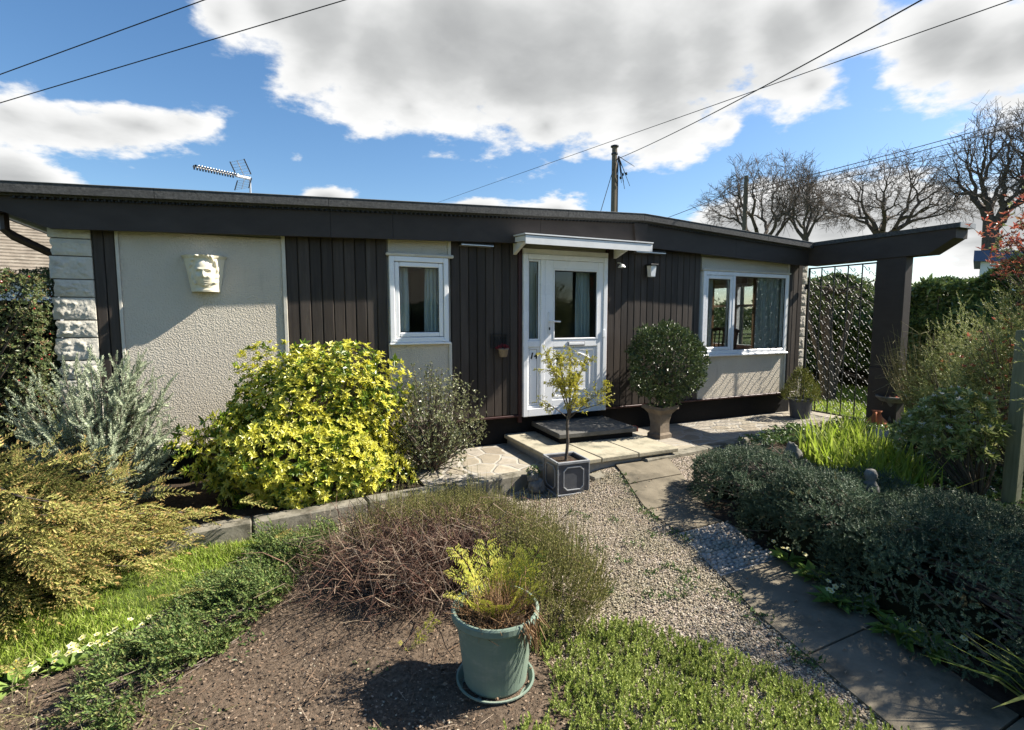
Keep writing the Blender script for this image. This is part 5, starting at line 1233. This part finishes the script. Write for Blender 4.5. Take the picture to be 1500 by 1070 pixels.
g = G(); g.lathe([(0,0),(.13,0),(.13,.04),(.07,.07),(.055,.30),(.08,.38),(.0,.38)], c, 20); g.build('pedestal', MT['statue'], t)
g = G(); g.lathe([(.05,.37),(.16,.40),(.215,.455),(.215,.475),(.19,.475),(.14,.435),(0,.43)], c, 28); g.tube([c+A(.12,.02,.46), c+A(.15,.0,.53), c+A(.10,-.02,.58), c+A(.03,-.02,.56)], [.03,.035,.03,.012], 8); g.build('bowl', MT['statue'], t)
g = G(); q = rnd_dir(50)*A(.13,.13,.01)+c+A(0,0,.46); g.inst(leaf_t(.5,.1,.2), q, rnd_dir(50), jitd(up(50),.4), rng.uniform(.03,.055,50)); g.build('red_leaves', MT['acer'], t)
c = ong(1283,632,.15); c[2] = .13
g = G(); g.lathe([(0,0),(.09,.0),(.13,.08),(.125,.16),(.06,.23),(.045,.27),(.065,.31),(.055,.31),(.0,.27)], c, 24); g.tube([c+A(-.045,-.02,.29), c+A(-.12,-.05,.28), c+A(-.14,-.06,.2), c+A(-.115,-.05,.15)], .013, 6); tag(g.build('terracotta_jug', MT['terracotta'], loc=c, smooth=True), 'terracotta jug on the ground in front of the pillar foot', 'jug')
g = G(); q = scatter([(1.7,2.4),(2.6,2.2),(2.9,3.5),(2.0,4.0)], 22); ye = rng.uniform(1.1,4.4,13); ctr = np.concatenate([q, np.stack([path_edges(ye)[0]-.03+rng.normal(0,.02,13), ye], 1), scatter(MULCH, 70)])
for c_ in ctr:
    n = 26; P = np.stack([c_[0]+rng.normal(0,.035,n), c_[1]+rng.normal(0,.035,n), np.full(n,.014)], 1); P[:,2] += gz(P[:,0], P[:,1]); g.inst(leaf_t(.4,.05,.3), P, jitd(up(n)*.7,.6), up(n)+rng.normal(0,.3,(n,3)), rng.uniform(.015,.04,n))
tag(g.build('gravel_weeds', MT['ivy']), kind='stuff')

# shrubs on the right
def feather(name, label, c, r, n, seed, cols='feather', size=(.12,.24), red=0):
    t = thing(name, label, 'shrub', (c[0], c[1], .1)); P, N = blob(n, c, r, -.7, .5, seed, .25); k = P[:,2] > .12; P, N = P[k], N[k]; m_ = len(P); sel = rng.integers(0, 3, m_)
    fs = [shoot(22,.15,.3,40) for _ in range(3)]; g = G(); D = jitd(N*.6+A(-.1,0,.45), .4)
    for i in range(3): g.inst(fs[i], P[sel == i], D[sel == i], rnd_dir((sel == i).sum()), rng.uniform(*size, (sel == i).sum()))
    g.build('foliage', MT[cols], t)
    if n > 1500:
        q = P[rng.integers(0, m_, 420)]+rng.normal(0,.04,(420,3)); g = G(); g.inst(rosette(6,64,.4), q, jitd(up(420)+A(-.2,-.2,0),.5), rnd_dir(420), rng.uniform(.03,.06,420)); g.build('leaves', MT['pieris'], t)
    if red:
        q = P[rng.integers(0, m_, red)]+rng.normal(0,.05,(red,3)); g = G(); g.inst(rosette(5,60,.45), q, jitd(up(red),.5), rnd_dir(red), rng.uniform(.03,.06,red)); g.build('red_leaves', MT['acer'], t)
    g = twigs_to(G(), (c[0], c[1], .08), P[:110], .012); g.build('branches', MT['twig'], t); return t
feather('feathery_shrub', 'light green feathery shrub right of the pillar', (7.25,3.20,.70), (.48,.50,.80), 1900, 61, red=50)
feather('feathery_shrub', 'taller light green feathery shrub with reddish leaves beside the timber post', (7.0,2.60,.90), (.66,.5,1.08), 2600, 62, red=260)
t = thing('twiggy_shrub', 'bare grey twiggy stems arching against the dark pillar', 'shrub', (7.25,3.75,.1)); g = G(); segs = []
for i in range(120):
    a = rng.uniform(0,2*pi); b = A(7.3,3.72,.5)+rng.normal(0,.06,3); e = b+A(math.cos(a)*.30-.15, math.sin(a)*.28, rng.uniform(.5,1.1)); m_ = b*.5+e*.5+A(math.cos(a)*.06,math.sin(a)*.06,.05); segs += [(*b,*m_,.004,.003),(*m_,*e,.003,.0012)]
    for j in range(2): q = m_+(e-m_)*rng.random(); e2 = q+rng.normal(0,.1,3); segs.append((*q,*e2,.002,.001))
for i in range(14): segs.append((7.25+rng.normal(0,.04),3.75+rng.normal(0,.04),.1, 7.3+rng.normal(0,.06),3.72+rng.normal(0,.06),.55,.009,.005))
g.frusta(segs, 4); g.build('stems', MT['drygrass'], t)
t = thing('pieris_bush', 'glossy light leafed bush with whorled leaves in front of the timber post', 'shrub', (5.55,2.3,.1))
C0 = (5.42,2.52,.70); P, N = blob(480, C0, (.40,.38,.36), -.5, .4, 71, .2); g = G(); tmr = [rosette(9,62,.32) for _ in range(3)]
for i in range(3): g.inst(tmr[i], P[i::3], jitd(N*.7+A(0,0,.5),.3)[i::3], rnd_dir(len(P[i::3])), rng.uniform(.05,.085,len(P[i::3])))
g.build('foliage', MT['pieris'], t); g = G(); q = P[rng.integers(0,len(P),150)]+A(0,0,.03); g.inst(tmr[0], q, jitd(up(150),.5), rnd_dir(150), rng.uniform(.018,.034,150)); g.build('blossom', MT['whitepetal'], t); g = twigs_to(G(), (5.55,2.3,.08), P[:50], .010); g.build('branches', MT['bark'], t)
t = thing('timber_post', 'greenish weathered square timber post at the right edge of the photo', 'post', (5.74,2.16,.05))
g = G(); 
for s_ in (0,): g.box(5.69,5.79,2.11,2.21,.05,1.60,.006); g.build('post', MT['wood_post'], t)
t = thing('red_leaved_tree', 'small tree with scarlet young leaves hanging over the right edge of the photo', 'tree', (7.0,2.2,.1))
C0 = (6.76,2.32,2.46); P, N = blob(640, C0, (.62,.6,.50), -.9, .75, 81, .3); segs = []; b = A(7.0,2.2,.1); g = G()
for i in range(5):
    top = A(6.8+rng.normal(0,.2), 2.32+rng.normal(0,.18), rng.uniform(1.5,2.2)); m_ = b*.5+top*.5+rng.normal(0,.06,3); segs += [(*(b+A(rng.normal(0,.04),rng.normal(0,.04),0)),*m_,.022,.016),(*m_,*top,.016,.009)]
    for p in P[i::5][:38]: q = m_+(top-m_)*rng.uniform(.3,1); mm = q*.5+p*.5+A(0,0,.06); segs += [(*q,*mm,.006,.004),(*mm,*p,.004,.0015)]
g.frusta(segs, 5); g.build('trunk', MT['bark'], t)
g = G(); tmr = [rosette(6,68,.42) for _ in range(3)]
for i in range(3): g.inst(tmr[i], P[i::3], jitd(up(len(P[i::3]))+A(-.2,-.2,0),.6), rnd_dir(len(P[i::3])), rng.uniform(.035,.07,len(P[i::3])))
g.build('foliage', MT['acer'], t)
g = G(); P2 = P[rng.integers(0,len(P),160)]+rng.normal(0,.05,(160,3))+A(0,0,-.06); g.inst(tmr[0], P2, jitd(up(160),.6), rnd_dir(160), rng.uniform(.03,.055,160)); g.build('green_leaves', MT['pieris'], t)
# strap leaves at the bottom right corner
c = A(2.98,.86,.0); t = thing('strap_leaved_plant', 'long green strap leaves reaching in from the bottom right corner', 'plant', c); g = G()
for i in range(16):
    a = R_(rng.uniform(95,215)); e = R_(rng.uniform(35,75)); g.inst(blade_t(rng.uniform(.3,.7), .05), (c+rng.normal(0,.03,3)*A(1,1,0))[None], A(math.cos(a)*math.cos(e), math.sin(a)*math.cos(e), math.sin(e))[None], A(math.cos(a),math.sin(a),-.4)[None], rng.uniform(.38,.6))
g.build('leaves', MT['iris'], t)
# unseen shrubs added just outside the right of the view to shade the path
feather('feathery_shrub', 'tall bushy green shrub on the far side of the juniper, right of the timber post', (5.35,.85,1.5), (.75,.75,1.4), 3600, 64, size=(.14,.26))
feather('feathery_shrub', 'low bushy green shrub at the right of the path, beyond the strap leaves', (4.6,.35,.8), (.5,.5,.9), 1800, 65)
#feather('feathery_shrub', 'green shrub leaning in beyond the right edge between timber post and juniper', (5.50,1.45,1.55), (.46,.6,1.15), 1700, 66)

# fallen leaves and clods lying about
g = G(); q = np.concatenate([scatter([(2.3,1.1),(2.9,1.1),(3.4,2.9),(3.8,4.3),(3.3,4.3),(2.8,2.9)], 60), scatter(MULCH, 150), scatter(GP, 70)]); n = len(q)
P = np.stack([q[:,0], q[:,1], gz(q[:,0], q[:,1])+.026], 1); g.inst(leaf_t(.5,.12,.2), P, rnd_dir(n,-.15,.2), jitd(up(n),.35), rng.uniform(.012,.032,n)); tag(g.build('fallen_leaves', MT['deadleaf']), kind='stuff')
g = G(); tmc = [pebble_t(.3,(1,.85,.6),1) for _ in range(3)]; q = scatter(MULCH, 900); n = len(q)
for k in range(3):
    p = q[k::3]; g.inst(tmc[k], np.stack([p[:,0], p[:,1], .014+lump(p[:,0],p[:,1],1,.011)], 1), rnd_dir(len(p),-.3,.3), jitd(up(len(p)),.4), .006+.016*rng.random(len(p))**2)
tag(g.build('soil_clods', MT['mulch']), kind='stuff')
# ================================================================= BACKGROUND
# laurel hedge behind the gate
t = thing('laurel_hedge', 'tall glossy laurel hedge across the lawn behind the gate and pillar', 'hedge', (11.9,6.4,0))
a0, a1 = A(10.9,9.2,0), A(13.2,3.0,0); du = (a1-a0); Lh = np.linalg.norm(du); du /= Lh; dn_ = A(-du[1], du[0], 0); dn_ = dn_ if dn_[0] < 0 else -dn_
n = 9000; s_ = rng.random(n)*Lh; f = rng.random(n); zz = rng.uniform(.15,1,n)**.8*(2.45+.25*np.sin(s_*1.7)+.15*np.sin(s_*4.3)); dp = rng.exponential(.12,n)
topm = f < .3; hgt = 2.45+.25*np.sin(s_*1.7)+.15*np.sin(s_*4.3)
dep = np.where(topm, rng.uniform(0,1.3,n), dp+.18*np.sin(s_*3+zz*3)+.12*np.sin(zz*7)); zz = np.where(topm, hgt-rng.exponential(.07,n), zz)
P = a0+du*s_[:,None]-dn_*dep[:,None]; P[:,2] = zz; N = np.where(topm[:,None], A(0,0,1)+dn_*.4, dn_+A(0,0,.4))
g = G(); lr = [rosette(5,62,.40) for _ in range(2)]; D = jitd(N,.5)
for i in range(2): g.inst(lr[i], P[i::2], D[i::2], rnd_dir(len(P[i::2])), rng.uniform(.09,.15,len(P[i::2])))
g.build('foliage', MT['laurel'], t)
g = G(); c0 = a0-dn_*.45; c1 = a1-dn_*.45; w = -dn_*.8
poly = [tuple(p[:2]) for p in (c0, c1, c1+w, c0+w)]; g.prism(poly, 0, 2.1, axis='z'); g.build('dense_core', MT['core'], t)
g = twigs_to(G(), tuple((a0+a1)/2-dn_*.5), P[:60], .03); g.build('branches', MT['twig'], t)
# multi stemmed tree behind the gate
b = ong(1213,588,.1); b[2] = .08
t = thing('multi_stem_tree', 'multi stemmed tree with mossy trunks on the lawn seen through the gate', 'tree', b)
g = G()
for (dx, dz, tx, ty, r) in ((-.05,0,-.45,.3,.06),(.0,0,-.05,.1,.09),(.06,0,.35,-.15,.055),(.02,0,.1,.4,.05)):
    p0 = b+A(dx*.9,-dx*.3,0); p1 = p0+A(tx*.2,ty*.2,.7); p2 = p0+A(tx*.65,ty*.65,1.5); p3 = p0+A(tx*1.0,ty*1.0,2.2); g.tube([p0,p1,p2,p3],[r*1.25,r,r*.75,r*.45],9)
g.build('trunk', MT['bark'], t)
g = G(); P, N = blob(500, b+A(.2,.2,2.05), (.9,.9,.4), -1, .7, 90, .3); g.inst(lr[0], P, jitd(N,.6), rnd_dir(900), rng.uniform(.05,.09,900)); g.build('foliage', MT['hedge_b'], t)
g = twigs_to(G(), tuple(b+A(0,0,2.1)), P[:90], .02); g.build('branches', MT['bark'], t)

# bare trees: the twig ends fill a rounded crown and are gathered branch by branch towards the trunk
def bare_tree(px, ptop, pcy, halfw, Z, pfork, label, seed, trunk=.3, N=750, lean=0., limbs=5):
    r = np.random.default_rng(seed); k_ = Z/760.; c = far(px+lean, pcy, Z); rx, rz = halfw*k_, (pcy-ptop)*k_
    u = r.normal(size=(N*2, 3)); u /= np.linalg.norm(u, axis=1, keepdims=True); u = u[u[:, 2] > -.45][:N]
    tips = c + u*A(rx, rx, rz)*(lumpf(u, 6, seed, .16)*(.45+.55*r.random(len(u))**.45))[:, None]
    f = far(px, pfork, Z); b = A(f[0], f[1], 0); t = thing('bare_tree', label, 'tree', b, 'bare trees behind the bungalow'); big, small = [], []
    n0 = len(tips)
    def seg(p, q, r0, r1, wig):
        d = np.linalg.norm(q-p); m1 = p+(q-p)*.36+r.normal(0, d*wig, 3); m2 = p+(q-p)*.7+r.normal(0, d*wig, 3); rr = [r0+(r1-r0)*x for x in (0, .36, .7, 1)]
        L_ = big if r0 > .04 else small
        for x, y, ra, rb in ((p, m1, rr[0], rr[1]), (m1, m2, rr[1], rr[2]), (m2, q, rr[2], rr[3])): L_.append((*x, *y, ra, rb))
    def rad(n): return max(.0105, trunk*(n/n0)**.60)
    def grow(p, T_, r0, lv):
        n = len(T_); rn = min(r0, rad(n))
        if n <= 1:
            seg(p, T_[0], rn, .008, .10); d = T_[0]-p; L_ = np.linalg.norm(d)
            for i in range(4):
                q = p+d*r.uniform(.3, 1); e = q+d/(L_+1e-6)*r.uniform(.15, .45)+r.normal(0, .20, 3); small.append((*q, *e, .010, .007))
            return
        cen = T_.mean(0); q = p+(cen-p)*r.uniform(.30, .46)*(1.1 if lv == 0 else 1); d = np.linalg.norm(q-p); q = q+r.normal(0, d*.10, 3)
        seg(p, q, r0 if lv else rn, rad(n)*.92, .05)
        v = T_-q; v = v/(np.linalg.norm(v, axis=1, keepdims=True)+1e-9); w = v-v.mean(0)
        ax = np.linalg.svd(w, full_matrices=False)[2][0] if n > 2 else (T_[1]-T_[0]); o = np.argsort(w@ax); k = int(np.clip(round(n*r.uniform(.32, .68)), 1, n-1))
        grow(q, T_[o[:k]], rn, lv+1); grow(q, T_[o[k:]], rn, lv+1)
    seg(b, f, trunk*1.2, trunk*.95, .02)
    an = np.arctan2(tips[:, 1]-f[1], tips[:, 0]-f[0]) + r.uniform(0, 6); idx = (np.floor((an % (2*pi))/(2*pi)*limbs)).astype(int)
    for i in range(limbs):
        if (idx == i).any(): grow(f+r.normal(0, .04, 3)+A(0, 0, -r.uniform(0, .12)*f[2]), tips[idx == i], trunk*.62, 1)
    g = G(); g.frusta(big, 6); g.build('trunk', MT['bark'], t); g = G(); g.frusta(small, 3); g.build('twigs', MT['twig'], t)
bare_tree(1120, 237, 300, 88, 34, 352, 'bare tree with a rounded twiggy crown behind the farther telegraph pole', 3, .27, 800)
bare_tree(1180, 250, 305, 48, 31, 350, 'smaller bare tree standing right of the farther telegraph pole', 5, .20, 420, limbs=4)
bare_tree(1292, 231, 300, 98, 36, 342, 'wide spreading bare tree above the archway beam', 11, .36, 1000, lean=14, limbs=6)
bare_tree(1452, 158, 262, 72, 29, 318, 'tall gnarled bare oak with thick dark limbs near the right edge', 23, .40, 620, lean=10)
bare_tree(1535, 150, 250, 62, 27, 300, 'bare oak cut by the right edge of the photo', 29, .34, 420)
# low distant scrub so that the horizon is not empty
g = G()
for i in range(26):
    px = 1020+i*24; Z = rng.uniform(42,60); c = far(px, 465, Z); c[2] = 1.2; P, N = blob(420, c, (2.6,2.2,rng.uniform(1.4,2.6)), -.3, .5, 200+i, .3); g.inst(lr[0], P, jitd(N,.6), rnd_dir(len(P)), rng.uniform(.2,.4,len(P)))
tag(g.build('distant_scrub', MT['hedge_b']), kind='stuff')

# telegraph poles and overhead cables
def pole(px, ptop, Z, w, lb):
    p = far(px, ptop, Z); t = thing('telegraph_pole', lb, 'telegraph pole', (p[0], p[1], 0), 'telegraph poles')
    g = G(); g.tube([(p[0],p[1],0),(p[0],p[1],p[2])], [w*.62,w*.48], 10); g.build('pole', MT['polewood'], t); return t, p
pt1, p1 = pole(900.5, 214, 22, .23, 'nearer telegraph pole standing above the roof ridge behind the bungalow')
g = G(); g.lathe([(.0,.06),(.17,.0),(.17,-.05),(.11,-.06)], p1, 12); g.lathe([(.14,-.30),(.14,-.36)], p1, 12); g.build('cap', MT['black_plastic'], pt1)
g = G(); segs = []; q0 = far(906,229,21.8)
for i in range(16): e = q0+A(rng.normal(.25,.22), rng.normal(0,.1), -rng.uniform(.3,1.3)); segs.append((*q0,*e,.02,.012)); 
for e in (far(912,254,21.8), far(917,253,21.8), far(909,259,21.8)): segs.append((*e,*(e+A(.02,0,-.10)),.06,.06))
g.frusta(segs,4); g.tube([p1+A(.12,-.05,-1.2), p1+A(.13,-.06,-5)], .05, 6); g.build('fittings', MT['black_plastic'], pt1)
pt2, p2 = pole(1093.5, 258, 32, .27, 'farther telegraph pole among the bare trees right of the roof ridge')
def cable(pts, r, lb):
    g = G(); a_, b_ = A(*pts[0]), A(*pts[1]); n = 24; q = [a_+(b_-a_)*s_-A(0,0,pts[2]*4*s_*(1-s_)) for s_ in np.linspace(0,1,n)]; g.tube(q, r, 6)
    tag(g.build('overhead_cable', MT['cable'], loc=a_), lb, 'cable', 'overhead cables')
cable((p1+A(.08,0,-.55), far(1388,-21,7), .12), .013, 'thick black cable rising from the nearer telegraph pole to the top right')
cable((far(610,308,45), far(1560,-27,9), .0), .011, 'thin cable passing just above the nearer telegraph pole up to the top right corner')
cable((far(-40,124,9), far(360,-22,8), .0), .0085, 'upper of the two black cables across the top left corner')
cable((far(-40,163,9), far(580,-22,8), .0), .0085, 'lower of the two black cables crossing the top left clouds')
cable((p2+A(0,0,-.9), far(1640,132,30), .15), .022, 'upper thin cable from the farther telegraph pole over the bare trees')
cable((p2+A(0,0,-1.1), far(1640,142,30), .15), .022, 'lower twin of the thin cables from the farther telegraph pole over the trees')
cable((p2+A(0,0,-1.3), far(1640,165,30), .2), .02, 'lowest thin cable running right from the farther telegraph pole')
cable((p2+A(0,0,-.6), far(930,336,40), .1), .02, 'thin cable sloping left from the farther telegraph pole down to the roof')
cable((p1+A(0,0,-.8), far(874,330,21), .0), .014, 'thin stay wire slanting down left of the nearer telegraph pole')

# television aerial on the roof
c = A(0,0,CAM_H)+ray(366,262)*(9.3/ray(366,262)[1]); tip = A(0,0,CAM_H)+ray(287,245)*(8.75/ray(287,245)[1])
t = thing('television_aerial', 'pointed television aerial with mesh reflector on a short mast on the roof', 'aerial', (c[0],c[1],2.9))
bd = (tip-c); Lb = np.linalg.norm(bd); bd /= Lb; sd = np.cross(bd, A(0,0,1)); sd /= np.linalg.norm(sd); ud = np.cross(sd, bd)
g = G(); g.tube([(c[0],c[1],2.7),(c[0],c[1],c[2]+.03)], .016, 8); g.build('mast', MT['alu'], t)
g = G(); g.tube([c, tip], .010, 6)
for k in range(15):
    p = c+bd*Lb*(.30+.70*k/14); 
    for s2 in (-1, 1): g.tube([p, p+sd*s2*.075+ud*.012], .006, 5); g.box(p[0]-.012,p[0]+.012,p[1]-.012,p[1]+.012,p[2]+.004,p[2]+.03,0,1)
    g.tube([p-ud*.03+sd*.04, p+ud*.03+sd*.04], .011, 5, mat=1)
g.build('boom', [MT['alu'], MT['black_plastic']], t)
g = G()
for s_, L_ in ((1,.26),(-1,.20)):
    o = c+bd*Lb*.10; v_ = (ud*s_*.86-bd*.0+bd*(.42 if s_ > 0 else .35)); v_ /= np.linalg.norm(v_)
    for w in (-.16,.0,.16): g.tube([o+sd*w+v_*.03, o+sd*w+v_*L_], .009 if w else .006, 5, mat=1 if w else 0)
    for j in range(6): p = o+v_*(.04+(L_-.05)*j/5); g.tube([p-sd*.16, p+sd*.16], .0035, 4)
g.build('reflector', [MT['alu'], MT['black_plastic']], t)
g = G(); q = c+bd*Lb*.14; g.tube([q-bd*.10, q+bd*.12], .022, 8); g.build('dipole_box', MT['upvc'], t)

# neighbouring bungalow at far left
t = thing('neighbour_bungalow', 'neighbouring bungalow with a ribbed grey brown tiled roof behind the berry hedge', 'bungalow', (-8.5,13.5,0))
g = G()
e0, e1 = A(-14,11.2,2.55), A(-3.4,13.6,2.55); du = (e1-e0); du /= np.linalg.norm(du); nb = A(-du[1], du[0], 0)
for i in range(28):
    m = 60; X = np.linspace(0, np.linalg.norm(e1-e0), m); lo = [e0+du*x+nb*(.125*i)+A(0,0,.077*i+.022+.006*math.sin(x*21+i)) for x in X]; hi = [e0+du*x+nb*(.125*(i+1)+.015)+A(0,0,.077*(i+1)+.0) for x in X]
    g.grid(np.array([lo, hi])); g.grid(np.array([[p-A(0,0,.04) for p in lo], lo]))
g.build('roof', MT['tile'], t)
g = G(); poly = [tuple((e0+nb*.4)[:2]), tuple((e1+nb*.4-du*.3)[:2]), tuple((e1+nb*6-du*.3)[:2]), tuple((e0+nb*6)[:2])]; g.prism(poly, 0, 2.6, axis='z'); g.build('wall', MT['white_house'], t)
w0 = far(24,388,11.3); w1 = far(80,363,11.3); w2 = far(86,392,11.3)
g = G(); d_ = A(.1,.5,0); g.add([w0, w1, w2+A(0,0,0), w0-A(0,0,1.6), w2-A(0,0,1.6), w0+d_, w1+d_, w2+d_], [(0,3,4,2),(0,2,1),(0,1,6,5),(1,2,7,6)]); g.build('white_gable', MT['white_house'], t)
# white flat roofed house at right
t = thing('white_house', 'white rendered house with a dark blue roof edge behind the hedge at right', 'house', tuple(far(1470,465,25)*A(1,1,0)))
q0 = far(1430,465,25); q1 = far(1560,465,25); q0[2] = q1[2] = 0; dv = (q1-q0)/np.linalg.norm(q1-q0); nv = ray(1432,465)*A(1,1,0); nv = nv/np.linalg.norm(nv)*5
g = G(); g.prism([tuple(p[:2]) for p in (q0, q1, q1+nv, q0+nv)], 0, 4.35, axis='z'); g.build('wall', MT['white_house'], t)
ql, qr = q0-dv*.35-nv*.06, q1+dv*.3-nv*.06
g = G(); g.prism([tuple(p[:2]) for p in (ql, qr, qr+nv*1.1, ql+nv*1.1)], 4.352, 4.85, axis='z'); g.build('roof_edge', MT['blue_paint'], t)
for s_ in (1.95,):
    g = G(); a_ = q0+dv*s_-nv*.004; b_ = a_+dv*1.1; g.prism([tuple(p[:2]) for p in (a_, b_, b_+nv*.003, a_+nv*.003)], 2.2, 4.0, axis='z'); g.build('window', MT['blue_paint'], t)
# the garden behind the photographer, reflected in the windows
t = thing('rear_hedge', 'long clipped green hedge on the far side of the front garden', 'hedge', (1,-7,0)); n = 11000
x = rng.uniform(-14,42,n); z = rng.uniform(.1,2.2,n)*(1+.9*np.clip((x-12)/6,0,1))+.2*np.sin(x*1.3); y = -7+rng.normal(0,.2,n); g = G(); g.inst(lr[0], np.stack([x,y,z],1), jitd(np.tile(A(0,1,.4),(n,1)),.5), rnd_dir(n), rng.uniform(.12,.22,n)); g.build('foliage', MT['hedge_b'], t)
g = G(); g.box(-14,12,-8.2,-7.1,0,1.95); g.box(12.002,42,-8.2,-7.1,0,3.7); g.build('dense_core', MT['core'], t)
t = thing('opposite_bungalow', 'pale bungalow with a brown tiled roof across the lane', 'bungalow', (3,-17,0))
g = G(); g.box(-8,14,-24,-17,0,2.5); g.build('wall', MT['stucco'], t); g = G(); g.prism([(-16.4,2.45),(-24.6,2.45),(-20.5,5.0)], -8.5, 14.5, axis='x'); g.build('roof', MT['tile'], t)
for x in (-4,2,8): g = G(); g.box(x,x+1.8,-16.995,-16.95,1,2.2); g.build('window', MT['rubber'], t)

# ================================================================= LIGHT AND SKY
EL, AZ = R_(SUN_EL), R_(SUN_AZ)          # azimuth measured from +X towards -Y
sv_ = Vector((math.cos(EL)*math.cos(AZ), -math.cos(EL)*math.sin(AZ), math.sin(EL)))
sl = bpy.data.lights.new('sun', 'SUN'); sl.energy = SUN_E; sl.angle = R_(.5); sl.color = (1, .93, .82)
so = bpy.data.objects.new('sun', sl); COL.objects.link(so); so.rotation_euler = (-sv_).to_track_quat('-Z', 'Y').to_euler(); so.location = (20,-5,20)
W = bpy.data.worlds.new('World'); S.world = W; W.use_nodes = True; nt = W.node_tree; nt.nodes.clear()
sky = nd(nt, 'ShaderNodeTexSky', sky_type='NISHITA'); sky.sun_disc = False; sky.sun_elevation = EL; sky.sun_rotation = pi/2+AZ; sky.altitude = 50; sky.air_density = 1.0; sky.dust_density = .6; sky.ozone_density = 1.6
tc = nd(nt, 'ShaderNodeTexCoord'); dirv = tc.outputs['Generated']
def mth(op, a, b=None, clamp=False):
    n = nd(nt, 'ShaderNodeMath', operation=op, use_clamp=clamp)
    for x, i in ((a, 0), (b, 1)):
        if x is None: continue
        if hasattr(x, 'links'): ln(nt, x, n.inputs[i])
        else: n.inputs[i].default_value = x
    return n.outputs[0]
# cloud field in sky directions; a wavy offset makes ragged edges
sx = nd(nt, 'ShaderNodeSeparateXYZ'); ln(nt, dirv, sx.inputs[0])
den = mth('ADD', mth('MAXIMUM', sx.outputs[2], 0.), .22)
dv_ = nd(nt, 'ShaderNodeVectorMath', operation='SCALE'); ln(nt, dirv, dv_.inputs[0]); ln(nt, mth('DIVIDE', 1., den), dv_.inputs['Scale'])
def cn(vec, scale, det, rough, dist=0.):
    n = nd(nt, 'ShaderNodeTexNoise'); n.inputs['Scale'].default_value = scale; n.inputs['Detail'].default_value = det; n.inputs['Roughness'].default_value = rough; n.inputs['Distortion'].default_value = dist; ln(nt, vec, n.inputs['Vector']); return n.outputs['Fac']
def unit(px, py): d = ray(px, py); return d/np.linalg.norm(d)
CL = CLOUDS
acc = None
for (px, py, r, wgt, asp) in CL:
    u = unit(px, py); dm = nd(nt, 'ShaderNodeVectorMath', operation='DISTANCE'); sc_ = nd(nt, 'ShaderNodeVectorMath', operation='MULTIPLY')
    ln(nt, dirv, sc_.inputs[0]); sc_.inputs[1].default_value = (1, 1, asp); ln(nt, sc_.outputs[0], dm.inputs[0]); dm.inputs[1].default_value = tuple(u*A(1, 1, asp))
    b_ = mth('MULTIPLY', mth('SUBTRACT', 1., mth('DIVIDE', dm.outputs['Value'], r/760.)), wgt)
    if acc is None: acc = b_
    else:
        sm = nd(nt, 'ShaderNodeMath', operation='SMOOTH_MAX'); ln(nt, acc, sm.inputs[0]); ln(nt, b_, sm.inputs[1]); sm.inputs[2].default_value = .35; acc = sm.outputs[0]
acc = mth('MAXIMUM', acc, -.8)
n1 = cn(dv_.outputs[0], 2.6, 11, .55, .1)
offs = nd(nt, 'ShaderNodeVectorMath', operation='ADD'); ln(nt, dv_.outputs[0], offs.inputs[0]); offs.inputs[1].default_value = tuple(A(*sv_)*.07)
n1s = cn(offs.outputs[0], 2.6, 5, .55, .1)
n2 = cn(dv_.outputs[0], 9., 6, .6)
den_ = mth('ADD', mth('ADD', mth('MULTIPLY', acc, 1.08), mth('MULTIPLY', mth('SUBTRACT', n1, .5), 2.0)), mth('MULTIPLY', mth('SUBTRACT', n2, .5), .95))
mrn = nd(nt, 'ShaderNodeMapRange', interpolation_type='SMOOTHSTEP'); ln(nt, den_, mrn.inputs[0]); mrn.inputs[1].default_value = .02; mrn.inputs[2].default_value = .36
alpha = mrn.outputs[0]
thick = nd(nt, 'ShaderNodeMapRange', interpolation_type='SMOOTHSTEP'); ln(nt, mth('ADD', mth('MULTIPLY', acc, .95), mth('MULTIPLY', mth('SUBTRACT', n1, .5), 1.1)), thick.inputs[0]); thick.inputs[1].default_value = .10; thick.inputs[2].default_value = .95
relief = mth('MULTIPLY', mth('SUBTRACT', n1, n1s), 1.5)
lit = mth('ADD', mth('SUBTRACT', 1.0, mth('MULTIPLY', thick.outputs[0], .82)), relief, True)
ccol = ramp(nt, lit, [(0, (.46,.47,.475)), (.4, (.60,.61,.61)), (.75, (.86,.865,.86)), (1, (1.,1.,.99))])
hsv = nd(nt, 'ShaderNodeHueSaturation'); hsv.inputs['Saturation'].default_value = 1.22; ln(nt, sky.outputs[0], hsv.inputs['Color'])
b1 = nd(nt, 'ShaderNodeBackground'); ln(nt, hsv.outputs[0], b1.inputs[0]); b1.inputs[1].default_value = SKY_E
b2 = nd(nt, 'ShaderNodeBackground'); ln(nt, ccol, b2.inputs[0]); b2.inputs[1].default_value = CLOUD_E
mx = nd(nt, 'ShaderNodeMixShader'); ln(nt, alpha, mx.inputs[0]); ln(nt, b1.outputs[0], mx.inputs[1]); ln(nt, b2.outputs[0], mx.inputs[2])
wo = nd(nt, 'ShaderNodeOutputWorld'); ln(nt, mx.outputs[0], wo.inputs[0])
S.view_settings.view_transform = 'Standard'; S.view_settings.look = 'None'; S.view_settings.exposure = EXPO; S.view_settings.gamma = 1
S.cycles.max_bounces = 8; S.cycles.transparent_max_bounces = 12; S.cycles.use_denoising = True
S.render.resolution_x, S.render.resolution_y = 1024, 730
